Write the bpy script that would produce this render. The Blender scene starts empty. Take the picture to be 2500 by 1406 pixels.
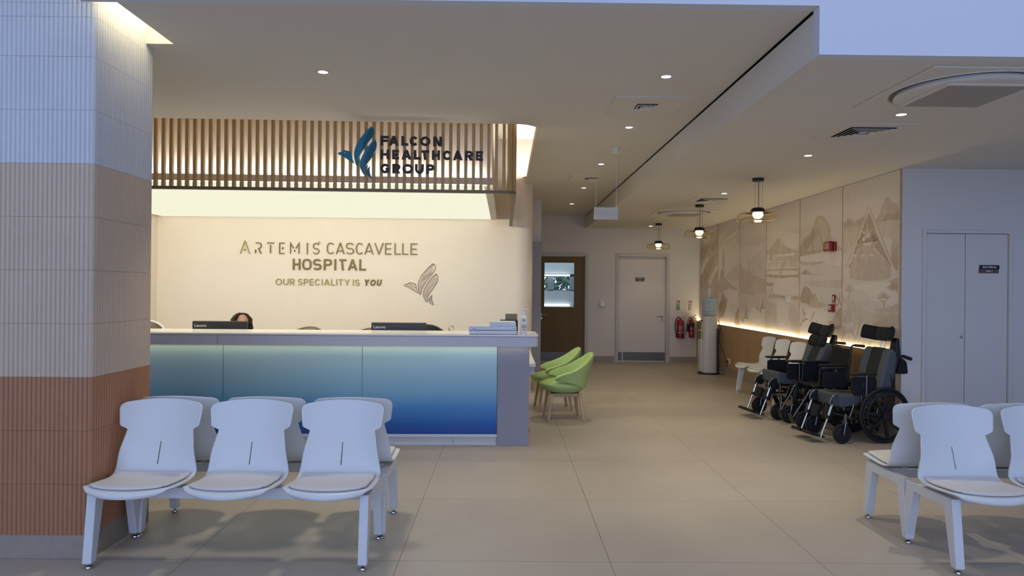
import bpy, math, random
from mathutils import Vector, Matrix
random.seed(7)
SC = bpy.context.scene
COL = SC.collection
PI = math.pi
R = math.radians

# ------------------------------------------------------------ camera
F, YAW, PITCH, ROLL, CAMH = 1765.0, .0098, .0005, .0092, 1.551
cam_d = bpy.data.cameras.new('camera')
cam_d.sensor_width = 36.0
cam_d.lens = F / 2500.0 * 36.0
cam_d.clip_start = .05
cam = bpy.data.objects.new('camera', cam_d)
COL.objects.link(cam)
_w = Vector((math.sin(YAW) * math.cos(PITCH), math.cos(YAW) * math.cos(PITCH), math.sin(PITCH)))
_r = Vector((math.cos(YAW), -math.sin(YAW), 0))
_u = _r.cross(_w)
_r2 = math.cos(ROLL) * _r + math.sin(ROLL) * _u
_u2 = -math.sin(ROLL) * _r + math.cos(ROLL) * _u
_m = Matrix((_r2, _u2, -_w)).transposed().to_4x4()
_m.translation = (0, 0, CAMH)
cam.matrix_world = _m
SC.camera = cam

# ------------------------------------------------------------ daylight and exposure
world = bpy.data.worlds.new('daylight')
SC.world = world
world.use_nodes = True
_bg = world.node_tree.nodes['Background']
_bg.inputs[0].default_value = (.43, .58, 1.0, 1)
_bg.inputs[1].default_value = WORLD_STRENGTH = 2.9
SC.view_settings.view_transform = 'Standard'
SC.view_settings.look = 'None'
SC.view_settings.gamma = 1.0
SC.view_settings.exposure = 0.0
SC.view_settings.use_curve_mapping = False
SC.cycles.max_bounces = 10
SC.cycles.diffuse_bounces = 5
SC.cycles.transparent_max_bounces = 12
SC.cycles.caustics_reflective = False
SC.cycles.caustics_refractive = False
SC.cycles.sample_clamp_indirect = 4.0
SC.cycles.use_denoising = True

# ------------------------------------------------------------ materials
def mat(name, col, rough=.6, metal=0.0, noise=0.0, nscale=8.0, bump=0.0, bscale=200.0, spec=.5, coat=0.0, trans=0.0, alpha=1.0, ior=1.45):
    m = bpy.data.materials.new(name)
    m.use_nodes = True
    nt = m.node_tree
    b = nt.nodes['Principled BSDF']
    b.inputs['Base Color'].default_value = (*col, 1)
    b.inputs['Roughness'].default_value = rough
    b.inputs['Metallic'].default_value = metal
    b.inputs['Specular IOR Level'].default_value = spec
    b.inputs['Coat Weight'].default_value = coat
    b.inputs['Transmission Weight'].default_value = trans
    b.inputs['Alpha'].default_value = alpha
    b.inputs['IOR'].default_value = ior
    if noise > 0 or bump > 0:
        tc = nt.nodes.new('ShaderNodeTexCoord')
    if noise > 0:
        n = nt.nodes.new('ShaderNodeTexNoise')
        n.inputs['Scale'].default_value = nscale
        n.inputs['Detail'].default_value = 6
        nt.links.new(tc.outputs['Object'], n.inputs['Vector'])
        r = nt.nodes.new('ShaderNodeValToRGB')
        r.color_ramp.elements[0].position = .3
        r.color_ramp.elements[1].position = .7
        r.color_ramp.elements[0].color = (*[c * (1 - noise) for c in col], 1)
        r.color_ramp.elements[1].color = (*[min(1, c * (1 + noise)) for c in col], 1)
        nt.links.new(n.outputs['Fac'], r.inputs['Fac'])
        nt.links.new(r.outputs['Color'], b.inputs['Base Color'])
    if bump > 0:
        n2 = nt.nodes.new('ShaderNodeTexNoise')
        n2.inputs['Scale'].default_value = bscale
        nt.links.new(tc.outputs['Object'], n2.inputs['Vector'])
        bp = nt.nodes.new('ShaderNodeBump')
        bp.inputs['Strength'].default_value = bump
        bp.inputs['Distance'].default_value = .002
        nt.links.new(n2.outputs['Fac'], bp.inputs['Height'])
        nt.links.new(bp.outputs['Normal'], b.inputs['Normal'])
    return m

def emit(name, col, strength):
    m = bpy.data.materials.new(name)
    m.use_nodes = True
    nt = m.node_tree
    nt.nodes.clear()
    e = nt.nodes.new('ShaderNodeEmission')
    e.inputs[0].default_value = (*col, 1)
    e.inputs[1].default_value = strength
    o = nt.nodes.new('ShaderNodeOutputMaterial')
    nt.links.new(e.outputs[0], o.inputs[0])
    return m

def wood(name, c1, c2, axis='z', rough=.5, scale=14):
    m = bpy.data.materials.new(name)
    m.use_nodes = True
    nt = m.node_tree
    b = nt.nodes['Principled BSDF']
    b.inputs['Roughness'].default_value = rough
    tc = nt.nodes.new('ShaderNodeTexCoord')
    mp = nt.nodes.new('ShaderNodeMapping')
    s = [scale, scale, scale]
    s['xyz'.index(axis)] = scale * .05
    mp.inputs['Scale'].default_value = s
    n = nt.nodes.new('ShaderNodeTexNoise')
    n.inputs['Scale'].default_value = 2.0
    n.inputs['Detail'].default_value = 8
    n.inputs['Roughness'].default_value = .65
    r = nt.nodes.new('ShaderNodeValToRGB')
    r.color_ramp.elements[0].position = .3
    r.color_ramp.elements[1].position = .72
    r.color_ramp.elements[0].color = (*c1, 1)
    r.color_ramp.elements[1].color = (*c2, 1)
    nt.links.new(tc.outputs['Object'], mp.inputs['Vector'])
    nt.links.new(mp.outputs['Vector'], n.inputs['Vector'])
    nt.links.new(n.outputs['Fac'], r.inputs['Fac'])
    nt.links.new(r.outputs['Color'], b.inputs['Base Color'])
    return m

def floor_mat():
    m = bpy.data.materials.new('floor_tiles')
    m.use_nodes = True
    nt = m.node_tree
    b = nt.nodes['Principled BSDF']
    tc = nt.nodes.new('ShaderNodeTexCoord')
    mp = nt.nodes.new('ShaderNodeMapping')
    mp.inputs['Location'].default_value = (.5873, -4.108, 0)
    br = nt.nodes.new('ShaderNodeTexBrick')
    br.offset = 0.0
    br.squash = 1.0
    br.inputs['Scale'].default_value = 1.0
    br.inputs['Brick Width'].default_value = 1.2
    br.inputs['Row Height'].default_value = 1.2
    br.inputs['Mortar Size'].default_value = .0022
    br.inputs['Mortar Smooth'].default_value = .2
    br.inputs['Bias'].default_value = 0
    br.inputs['Color1'].default_value = (.47, .415, .335, 1)
    br.inputs['Color2'].default_value = (.455, .40, .325, 1)
    br.inputs['Mortar'].default_value = (.17, .145, .115, 1)
    n = nt.nodes.new('ShaderNodeTexNoise')
    n.inputs['Scale'].default_value = 1.7
    n.inputs['Detail'].default_value = 8
    n.inputs['Roughness'].default_value = .6
    r = nt.nodes.new('ShaderNodeValToRGB')
    r.color_ramp.elements[0].position = .3
    r.color_ramp.elements[1].position = .7
    r.color_ramp.elements[0].color = (.93, .93, .93, 1)
    r.color_ramp.elements[1].color = (1.04, 1.04, 1.04, 1)
    mx = nt.nodes.new('ShaderNodeMixRGB')
    mx.blend_type = 'MULTIPLY'
    mx.inputs[0].default_value = 1
    nt.links.new(tc.outputs['Object'], mp.inputs['Vector'])
    nt.links.new(mp.outputs['Vector'], br.inputs['Vector'])
    nt.links.new(tc.outputs['Object'], n.inputs['Vector'])
    nt.links.new(n.outputs['Fac'], r.inputs['Fac'])
    nt.links.new(br.outputs['Color'], mx.inputs[1])
    nt.links.new(r.outputs['Color'], mx.inputs[2])
    nt.links.new(mx.outputs[0], b.inputs['Base Color'])
    b.inputs['Roughness'].default_value = .42
    b.inputs['Specular IOR Level'].default_value = .35
    return m

def gradient_glass():
    # printed back-painted glass: pale teal at the top of the panel to deep blue at its foot
    m = bpy.data.materials.new('gradient_glass')
    m.use_nodes = True
    nt = m.node_tree
    b = nt.nodes['Principled BSDF']
    tc = nt.nodes.new('ShaderNodeTexCoord')
    sx = nt.nodes.new('ShaderNodeSeparateXYZ')
    mr = nt.nodes.new('ShaderNodeMapRange')
    mr.inputs[1].default_value = .10
    mr.inputs[2].default_value = .99
    r = nt.nodes.new('ShaderNodeValToRGB')
    el = r.color_ramp.elements
    el[0].position = 0
    el[0].color = (.006, .06, .30, 1)
    el[1].position = 1
    el[1].color = (.62, .78, .70, 1)
    for p, c in ((.12, (.010, .11, .42)), (.30, (.06, .25, .55)), (.48, (.22, .46, .62)), (.72, (.38, .60, .67)), (.9, (.50, .70, .69))):
        e = el.new(p)
        e.color = (*c, 1)
    nt.links.new(tc.outputs['Object'], sx.inputs[0])
    nt.links.new(sx.outputs['Z'], mr.inputs[0])
    nt.links.new(mr.outputs[0], r.inputs['Fac'])
    nt.links.new(r.outputs['Color'], b.inputs['Base Color'])
    b.inputs['Roughness'].default_value = .12
    b.inputs['Specular IOR Level'].default_value = .45
    return m

M = {}
M['white'] = mat('white_paint', (.67, .645, .61), .75, bump=.08, bscale=300)
M['ceiling'] = mat('ceiling_paint', (.69, .665, .615), .8)
M['atrium'] = mat('atrium_white_paint', (.665, .70, .765), .8)
M['pink'] = mat('pale_pink_plaster', (.765, .69, .60), .7, noise=.015, nscale=3)
M['floor'] = floor_mat()
M['skirt'] = mat('stone_skirting', (.33, .28, .22), .5, noise=.06, nscale=20)
M['tile_white'] = mat('pale_glazed_tile', (.555, .575, .595), .28, noise=.03, nscale=4)
M['tile_mid'] = mat('beige_tile', (.55, .435, .32), .4, noise=.03, nscale=4)
M['tile_terra'] = mat('terracotta_tile', (.40, .185, .092), .45, noise=.05, nscale=6)
M['plastic'] = mat('white_plastic', (.69, .71, .70), .38)
M['pad'] = mat('light_grey_vinyl', (.66, .645, .62), .5)
M['steel_white'] = mat('white_powder_coat', (.66, .68, .68), .42)
M['chrome'] = mat('chrome', (.50, .50, .52), .18, 1.0)
M['dark_chrome'] = mat('grey_tube_metal', (.17, .175, .19), .28, 1.0)
M['rubber'] = mat('black_rubber', (.012, .012, .013), .6)
M['black'] = mat('black_plastic', (.012, .013, .016), .45)
M['blackfab'] = mat('black_fabric', (.010, .011, .014), .85, bump=.3, bscale=500)
M['slate'] = mat('slate_grey_fabric', (.085, .097, .110), .85, bump=.3, bscale=500)
M['dkolive'] = mat('dark_olive_fabric', (.022, .023, .021), .85, bump=.3, bscale=500)
M['slat'] = wood('slat_oak', (.40, .25, .09), (.54, .36, .15))
M['rail'] = wood('dark_rail_oak', (.15, .10, .05), (.20, .135, .07), 'x')
M['oak'] = wood('oak_panel', (.36, .225, .105), (.46, .30, .145), scale=9)
M['doorwood'] = wood('oak_door', (.135, .082, .022), (.165, .102, .03), rough=.6, scale=5)
M['leg_oak'] = wood('leg_oak', (.40, .27, .14), (.54, .38, .22), scale=22)
M['green'] = mat('lime_green_fabric', (.37, .51, .19), .85, noise=.04, nscale=60, bump=.3, bscale=600)
M['doorwhite'] = mat('door_white', (.66, .63, .59), .5)
M['frame'] = mat('door_frame_grey', (.50, .49, .47), .5)
M['frameblue'] = mat('door_frame_blue_grey', (.33, .36, .39), .5)
M['steel'] = mat('brushed_steel', (.45, .44, .43), .35, 1.0)
M['glassgrad'] = gradient_glass()
M['laminate'] = mat('white_laminate', (.56, .56, .60), .4)
M['lilac'] = mat('grey_lilac_laminate', (.29, .29, .335), .5)
M['solid'] = mat('white_solid_surface', (.80, .79, .76), .22)
M['gold'] = mat('bronze_gold_metal', (.135, .102, .026), .42, .35)
M['goldlight'] = mat('pale_gold_metal', (.29, .255, .055), .4, .35)
M['sketch'] = mat('brown_line_metal', (.21, .145, .08), .5, .3)
M['letter_dark'] = mat('dark_brown_letter', (.030, .018, .014), .5)
M['bird_blue'] = mat('teal_blue_acrylic', (.008, .195, .31), .4)
M['bird_dark'] = mat('deep_teal_acrylic', (.004, .10, .17), .4)
M['red'] = mat('red_enamel', (.20, .006, .009), .3)
M['redsign'] = mat('red_sign', (.26, .012, .012), .5)
M['greensign'] = mat('green_sign', (.22, .34, .18), .5)
M['creamsign'] = mat('cream_sign', (.50, .45, .32), .5)
M['signwhite'] = mat('sign_white', (.78, .77, .74), .5)
M['navy'] = mat('navy_sign', (.010, .012, .03), .35)
M['taupe'] = mat('taupe_sign', (.10, .075, .055), .35)
M['paperwhite'] = mat('printer_white', (.66, .70, .76), .4)
M['jug'] = mat('blue_clear_plastic', (.36, .47, .54), .18, alpha=.72)
M['amber'] = mat('amber_glass', (.985, .93, .80), .03, trans=1.0, ior=1.35)
M['skin'] = mat('skin', (.30, .165, .105), .5)
M['hair'] = mat('dark_brown_hair', (.018, .011, .008), .45)
M['eye'] = mat('eye_dark', (.02, .012, .01), .2)
M['eyewhite'] = mat('eye_white', (.72, .70, .67), .3)
M['lip'] = mat('lip', (.36, .13, .11), .45)
M['blouse'] = mat('dark_blouse', (.03, .03, .045), .85)
M['trouser'] = mat('dark_trouser', (.02, .02, .025), .85)
M['olive'] = mat('olive_mesh', (.16, .145, .10), .8, bump=.4, bscale=700)
M['screen'] = mat('screen_black', (.006, .007, .009), .12)
M['charcoal'] = mat('charcoal_case', (.027, .027, .028), .42)
M['logogrey'] = mat('pale_logo', (.55, .56, .58), .4)
M['shadowgap'] = mat('dark_gap', (.03, .028, .025), .9)
M['leaf'] = mat('leaf_green', (.07, .12, .04), .7, noise=.4, nscale=9)
M['glass'] = mat('clear_glass', (1, 1, 1), .0, trans=1.0, ior=1.1)
M['led_warm'] = emit('led_warm', (1.0, .82, .50), 38)
M['led_recess'] = emit('led_recess', (1.0, .93, .84), 90)
M['led_slot'] = emit('led_slot', (1.0, .86, .58), 30)
M['led_cool'] = emit('led_cool', (1.0, .92, .82), 30)
M['sign_box'] = mat('sign_box_white', (.47, .45, .44), .5)
M['kick'] = mat('dark_steel_plate', (.16, .15, .135), .45, .7)
M['grille'] = mat('grille_grey', (.40, .375, .34), .7)
M['ringgrey'] = mat('shadow_grey_plastic', (.16, .15, .145), .6)
M['cooler'] = mat('cooler_white', (.52, .51, .475), .35)
M['lamp'] = emit('downlight_glow', (1.0, .95, .86), 12)
M['bulb'] = emit('pendant_bulb', (1.0, .86, .55), 3.0)
M['luminous'] = emit('luminous_ceiling', (1.0, .985, .76), .92)
M['corridor_tube'] = emit('corridor_tube', (.9, .97, 1.0), 2.2)

# ------------------------------------------------------------ mesh helpers
class MB:
    def __init__(self, T=None):
        self.v, self.f, self.mi, self.k = [], [], [], 0
        self.T = T or Matrix()
    def _add(self, vs, fs):
        o = len(self.v)
        self.v += [tuple(self.T @ Vector(p)) for p in vs]
        for f in fs:
            self.f.append(tuple(i + o for i in f))
            self.mi.append(self.k)
    def box(self, x0, x1, y0, y1, z0, z1):
        vs = [(x, y, z) for z in (z0, z1) for y in (y0, y1) for x in (x0, x1)]
        self._add(vs, [(0, 2, 3, 1), (4, 5, 7, 6), (0, 1, 5, 4), (2, 6, 7, 3), (0, 4, 6, 2), (1, 3, 7, 5)])
        return self
    def hexa(self, b, t):            # two quads (ccw seen from above), bottom and top
        self._add(list(b) + list(t), [(3, 2, 1, 0), (4, 5, 6, 7), (0, 1, 5, 4), (1, 2, 6, 5), (2, 3, 7, 6), (3, 0, 4, 7)])
        return self
    def prism(self, poly, d0, d1, f):  # poly of (a, b), f(a, b, d) -> xyz
        n = len(poly)
        vs = [f(a, b, d0) for a, b in poly] + [f(a, b, d1) for a, b in poly]
        fs = [tuple(range(n - 1, -1, -1)), tuple(range(n, 2 * n))]
        fs += [(i, (i + 1) % n, n + (i + 1) % n, n + i) for i in range(n)]
        self._add(vs, fs)
        return self
    def tube(self, path, r, n=10, closed=False, cap=True):
        P = [Vector(p) for p in path]
        m = len(P)
        rr = r if isinstance(r, (list, tuple)) else [r] * m
        rings, prev = [], None
        for i in range(m):
            if closed:
                t = P[(i + 1) % m] - P[i - 1]
            else:
                t = P[min(i + 1, m - 1)] - P[max(i - 1, 0)]
            t.normalize()
            if prev is None:
                a = Vector((0, 0, 1)) if abs(t.z) < .9 else Vector((1, 0, 0))
                u = t.cross(a).normalized()
            else:
                u = (prev - t * prev.dot(t)).normalized()
            prev = u
            w = t.cross(u)
            rings.append([P[i] + (u * math.cos(2 * PI * j / n) + w * math.sin(2 * PI * j / n)) * rr[i] for j in range(n)])
        vs = [p for rg in rings for p in rg]
        fs = []
        for i in range(m if closed else m - 1):
            a, b = i * n, ((i + 1) % m) * n
            fs += [(a + j, a + (j + 1) % n, b + (j + 1) % n, b + j) for j in range(n)]
        if cap and not closed:
            fs += [tuple(range(n - 1, -1, -1)), tuple(range((m - 1) * n, m * n))]
        self._add(vs, fs)
        return self
    def lathe(self, prof, n=24, c=(0, 0, 0), axis='z', cap=True):
        vs, fs = [], []
        for r, h in prof:
            for j in range(n):
                a = 2 * PI * j / n
                p = (r * math.cos(a), r * math.sin(a), h)
                if axis == 'y':
                    p = (p[0], h, p[1])
                elif axis == 'x':
                    p = (h, p[0], p[1])
                vs.append((p[0] + c[0], p[1] + c[1], p[2] + c[2]))
        for i in range(len(prof) - 1):
            fs += [(i * n + j, i * n + (j + 1) % n, (i + 1) * n + (j + 1) % n, (i + 1) * n + j) for j in range(n)]
        if cap:
            if prof[0][0] > 1e-6:
                fs.append(tuple(range(n - 1, -1, -1)))
            if prof[-1][0] > 1e-6:
                fs.append(tuple(range((len(prof) - 1) * n, len(prof) * n)))
        self._add(vs, fs)
        return self
    def cyl(self, c, r, h0, h1, n=20, axis='z'):
        return self.lathe([(r, h0), (r, h1)], n, c, axis)
    def torus(self, c, Rm, r, axis='y', n=40, k=10):
        path = []
        for i in range(n):
            a = 2 * PI * i / n
            p = {'y': (Rm * math.cos(a), 0, Rm * math.sin(a)), 'z': (Rm * math.cos(a), Rm * math.sin(a), 0), 'x': (0, Rm * math.cos(a), Rm * math.sin(a))}[axis]
            path.append((p[0] + c[0], p[1] + c[1], p[2] + c[2]))
        return self.tube(path, r, k, closed=True)
    def ell(self, c, rx, ry, rz, n=20, m=12, e=1.0):
        vs, fs = [], []
        def sp(v):
            return math.copysign(abs(v) ** e, v)
        for i in range(m + 1):
            t = -PI / 2 + PI * i / m
            for j in range(n):
                a = 2 * PI * j / n
                vs.append((c[0] + rx * sp(math.cos(t)) * sp(math.cos(a)), c[1] + ry * sp(math.cos(t)) * sp(math.sin(a)), c[2] + rz * sp(math.sin(t))))
        for i in range(m):
            fs += [(i * n + j, i * n + (j + 1) % n, (i + 1) * n + (j + 1) % n, (i + 1) * n + j) for j in range(n)]
        self._add(vs, fs)
        return self
    def grid(self, rows, skip=None):   # rows of equal point counts
        n = len(rows[0])
        vs = [p for r in rows for p in r]
        fs = []
        for i in range(len(rows) - 1):
            for j in range(n - 1):
                if skip and skip(i, j):
                    continue
                fs.append((i * n + j, i * n + j + 1, (i + 1) * n + j + 1, (i + 1) * n + j))
        self._add(vs, fs)
        return self
    def build(self, name, mats, parent=None, smooth=None, bevel=0, bseg=2, solid=0, offset=-1, sub=0, weld=False):
        me = bpy.data.meshes.new(name)
        me.from_pydata(self.v, [], self.f)
        if not isinstance(mats, (list, tuple)):
            mats = [mats]
        for m in mats:
            me.materials.append(m)
        if len(mats) > 1:
            me.polygons.foreach_set('material_index', self.mi)
        me.update()
        if smooth is not None:
            me.polygons.foreach_set('use_smooth', [True] * len(me.polygons))
            me.set_sharp_from_angle(angle=R(smooth))
        o = bpy.data.objects.new(name, me)
        COL.objects.link(o)
        if parent is not None:
            o.parent = parent
        if weld:
            w = o.modifiers.new('weld', 'WELD')
            w.merge_threshold = 1e-5
        if solid:
            s = o.modifiers.new('solid', 'SOLIDIFY')
            s.thickness = solid
            s.offset = offset
        if sub:
            s = o.modifiers.new('sub', 'SUBSURF')
            s.levels = s.render_levels = sub
        if bevel:
            b = o.modifiers.new('bevel', 'BEVEL')
            b.width = bevel
            b.segments = bseg
            b.limit_method = 'ANGLE'
            b.angle_limit = R(40)
        return o

def thing(name, label, cat, loc=(0, 0, 0), rz=0, group=None):
    o = bpy.data.objects.new(name, None)
    o.empty_display_size = .1
    COL.objects.link(o)
    o.location = loc
    o.rotation_euler = (0, 0, rz)
    o['label'], o['category'] = label, cat
    if group:
        o['group'] = group
    return o

def tag(o, label, cat, group=None):
    o['label'], o['category'] = label, cat
    if group:
        o['group'] = group
    return o

def struct(o):
    o['kind'] = 'structure'
    return o

def dup(root, loc, rz, label, group=None):
    def cp(o, par):
        c = o.copy()
        COL.objects.link(c)
        if par is not None:
            c.parent = par
        for ch in list(o.children):
            cp(ch, c)
        return c
    r = cp(root, None)
    r.location = loc
    r.rotation_euler = (0, 0, rz)
    r['label'] = label
    if group:
        r['group'] = group
    return r

def spot(name, parent, loc, power, col, ang=110, blend=.8, rad=.04):
    l = bpy.data.lights.new(name, 'SPOT')
    l.energy = power
    l.color = col
    l.spot_size = R(ang)
    l.spot_blend = blend
    l.shadow_soft_size = rad
    o = bpy.data.objects.new(name, l)
    COL.objects.link(o)
    o.location = loc
    if parent is not None:
        o.parent = parent
    return o

def cat_closed(pts, k=4):
    n, out = len(pts), []
    for i in range(n):
        p0, p1, p2, p3 = pts[i - 1], pts[i], pts[(i + 1) % n], pts[(i + 2) % n]
        for s in range(k):
            t = s / k
            out.append(tuple(.5 * (2 * p1[d] + (p2[d] - p0[d]) * t + (2 * p0[d] - 5 * p1[d] + 4 * p2[d] - p3[d]) * t * t + (3 * p1[d] - p0[d] - 3 * p2[d] + p3[d]) * t ** 3) for d in range(len(p1))))
    return out

def cat_open(pts, k=6):
    n, out = len(pts), []
    for i in range(n - 1):
        p0, p1, p2, p3 = pts[max(i - 1, 0)], pts[i], pts[i + 1], pts[min(i + 2, n - 1)]
        for s in range(k):
            t = s / k
            out.append(tuple(.5 * (2 * p1[d] + (p2[d] - p0[d]) * t + (2 * p0[d] - 5 * p1[d] + 4 * p2[d] - p3[d]) * t * t + (3 * p1[d] - p0[d] - 3 * p2[d] + p3[d]) * t ** 3) for d in range(len(p1))))
    out.append(tuple(pts[-1]))
    return out

def sstep(a, b, x):
    t = min(1, max(0, (x - a) / (b - a)))
    return t * t * (3 - 2 * t)

def lerp_tab(tab, x):
    if x <= tab[0][0]:
        return tab[0][1]
    for (a, va), (b, vb) in zip(tab, tab[1:]):
        if x <= b:
            return va + (vb - va) * (x - a) / (b - a)
    return tab[-1][1]

# ------------------------------------------------------------ stroke lettering (capitals drawn as strokes, extruded)
def arc(cx, cy, rx, ry, a0, a1, n=14, e=1.0):
    out = []
    for i in range(n + 1):
        a = R(a0 + (a1 - a0) * i / n)
        c, s = math.cos(a), math.sin(a)
        out.append((cx + rx * math.copysign(abs(c) ** e, c), cy + ry * math.copysign(abs(s) ** e, s)))
    return out

def glyph(ch, e=1.0):
    P_top = [(0, .46), (.58, .46)] + arc(.58, .73, .42, .27, -80, 80, 10, e) + [(.58, 1), (0, 1)]
    S_ = arc(.5, .74, .5, .26, 25, 250, 14, e) + [(.5, .49)] + arc(.5, .25, .5, .25, 70, -155, 14, e)
    G = {
        'A': [[(0, 0), (.5, 1)], [(1, 0), (.5, 1)], [(.15, .25), (.85, .25)]],
        'C': [arc(.5, .5, .5, .5, 42, 318, 24, e)],
        'E': [[(1, 1), (0, 1), (0, 0), (1, 0)], [(0, .5), (.88, .5)]],
        'F': [[(1, 1), (0, 1), (0, -.0)], [(0, .47), (.88, .47)]],
        'G': [arc(.5, .5, .5, .5, 42, 330, 24, e) + [(.97, .44), (.58, .44)]],
        'H': [[(0, 0), (0, 1)], [(1, 0), (1, 1)], [(0, .5), (1, .5)]],
        'I': [[(.5, 0), (.5, 1)]],
        'L': [[(0, 1), (0, 0), (1, 0)]],
        'N': [[(0, 0), (0, 1)], [(0, 1), (1, 0)], [(1, 0), (1, 1)]],
        'O': [arc(.5, .5, .5, .5, 0, 360, 32, e)],
        'P': [[(0, 0), (0, 1)], P_top],
        'R': [[(0, 0), (0, 1)], P_top, [(.5, .46), (1, 0)]],
        'S': [S_],
        'T': [[(0, 1), (1, 1)], [(.5, 0), (.5, 1)]],
        'U': [[(0, 1), (0, .42)] + arc(.5, .42, .5, .42, 180, 360, 14, e) + [(1, .42), (1, 1)]],
        'V': [[(0, 1), (.5, 0)], [(1, 1), (.5, 0)]],
        'Y': [[(0, 1), (.5, .42)], [(1, 1), (.5, .42)], [(.5, .5), (.5, 0)]],
    }
    return G[ch]

def stroke(mb, pts, t, d0, d1, f):
    Q = [Vector(p) for p in pts]
    closed = (Q[0] - Q[-1]).length < 1e-5
    if closed:
        Q = Q[:-1]
    q2 = [Q[0]]
    for p in Q[1:]:
        if (p - q2[-1]).length > 1e-5:
            q2.append(p)
    Q, n = q2, len(q2)
    Lp, Rp = [], []
    for i in range(n):
        a = Q[i - 1] if (i > 0 or closed) else None
        b = Q[(i + 1) % n] if (i < n - 1 or closed) else None
        d1v = (Q[i] - a).normalized() if a is not None else None
        d2v = (b - Q[i]).normalized() if b is not None else None
        if d1v is None:
            d1v = d2v
        if d2v is None:
            d2v = d1v
        n1, n2 = Vector((-d1v.y, d1v.x)), Vector((-d2v.y, d2v.x))
        m = n1 + n2
        if m.length < 1e-4:
            m = n1
        m.normalize()
        h = t / 2 / max(.35, m.dot(n1))
        Lp.append(Q[i] + m * h)
        Rp.append(Q[i] - m * h)
    seg = n if closed else n - 1
    for i in range(seg):
        j = (i + 1) % n
        mb.prism([tuple(Rp[i]), tuple(Rp[j]), tuple(Lp[j]), tuple(Lp[i])], d0, d1, f)

def letter(ch, x0, x1, z0, z1, t, d0, d1, f, m, parent, e=1.0, shear=0.0, strokes=None):
    mb = MB()
    w, h = (x1 - x0) - t, (z1 - z0) - t
    if ch == 'I' and strokes is None:
        w = max(w, .0001)
    for sk, s in enumerate(strokes or glyph(ch, e)):
        pts = []
        for a, b in s:
            z = z0 + t / 2 + b * h
            pts.append((x0 + t / 2 + a * w + shear * (z - z0), z))
        if len(s) == 2 and abs(s[0][0] - s[1][0]) > .05 and abs(s[0][1] - s[1][1]) > .05:
            # diagonal limb with level-cut ends reaching the full letter height
            (ax, az), (bx_, bz) = pts
            if az > bz:
                (ax, az), (bx_, bz) = (bx_, bz), (ax, az)
            hw = t / 2 * math.hypot(bx_ - ax, bz - az) / (bz - az)
            lo = min(s[0][1], s[1][1])
            za = az - (t / 2 if lo == 0 else 0)
            zb = bz + (t / 2 if max(s[0][1], s[1][1]) == 1 else 0)
            k = (bx_ - ax) / (bz - az)
            xa, xb = ax, bx_
            ends = []
            for xx, nx in ((xa, s[0][0] if s[0][1] <= s[1][1] else s[1][0]), (xb, s[1][0] if s[0][1] <= s[1][1] else s[0][0])):
                if nx == 0:
                    xx += hw - t / 2
                elif nx == 1:
                    xx -= hw - t / 2
                ends.append(xx)
            d_ = d0 - sk * .0004
            mb.prism([(ends[0] - hw, za), (ends[0] + hw, za), (ends[1] + hw, zb), (ends[1] - hw, zb)], d_, d1, f)
            continue
        if ch in 'IHTNFPRLEAVYU' and strokes is None:
            pts2 = []
            for (a, b), (px, pz) in zip(s, pts):
                first = (a, b) in (s[0], s[-1])
                if first and b in (0, 1, -.0) and not (ch in 'EFL' and a == 1) and not (ch == 'T' and b == 1) and not (ch in 'PR' and a == 0 and len(s) > 2):
                    pz += t / 2 if b == 1 else -t / 2
                if first and ch in 'EFL' and a > .8:
                    px += t / 2
                if first and ch == 'T' and b == 1:
                    px += t / 2 if a == 1 else -t / 2
                pts2.append((px, pz))
            pts = pts2
        stroke(mb, pts, t, d0 - sk * .0004, d1, f)
    return mb.build('letter', m, parent)

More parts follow.
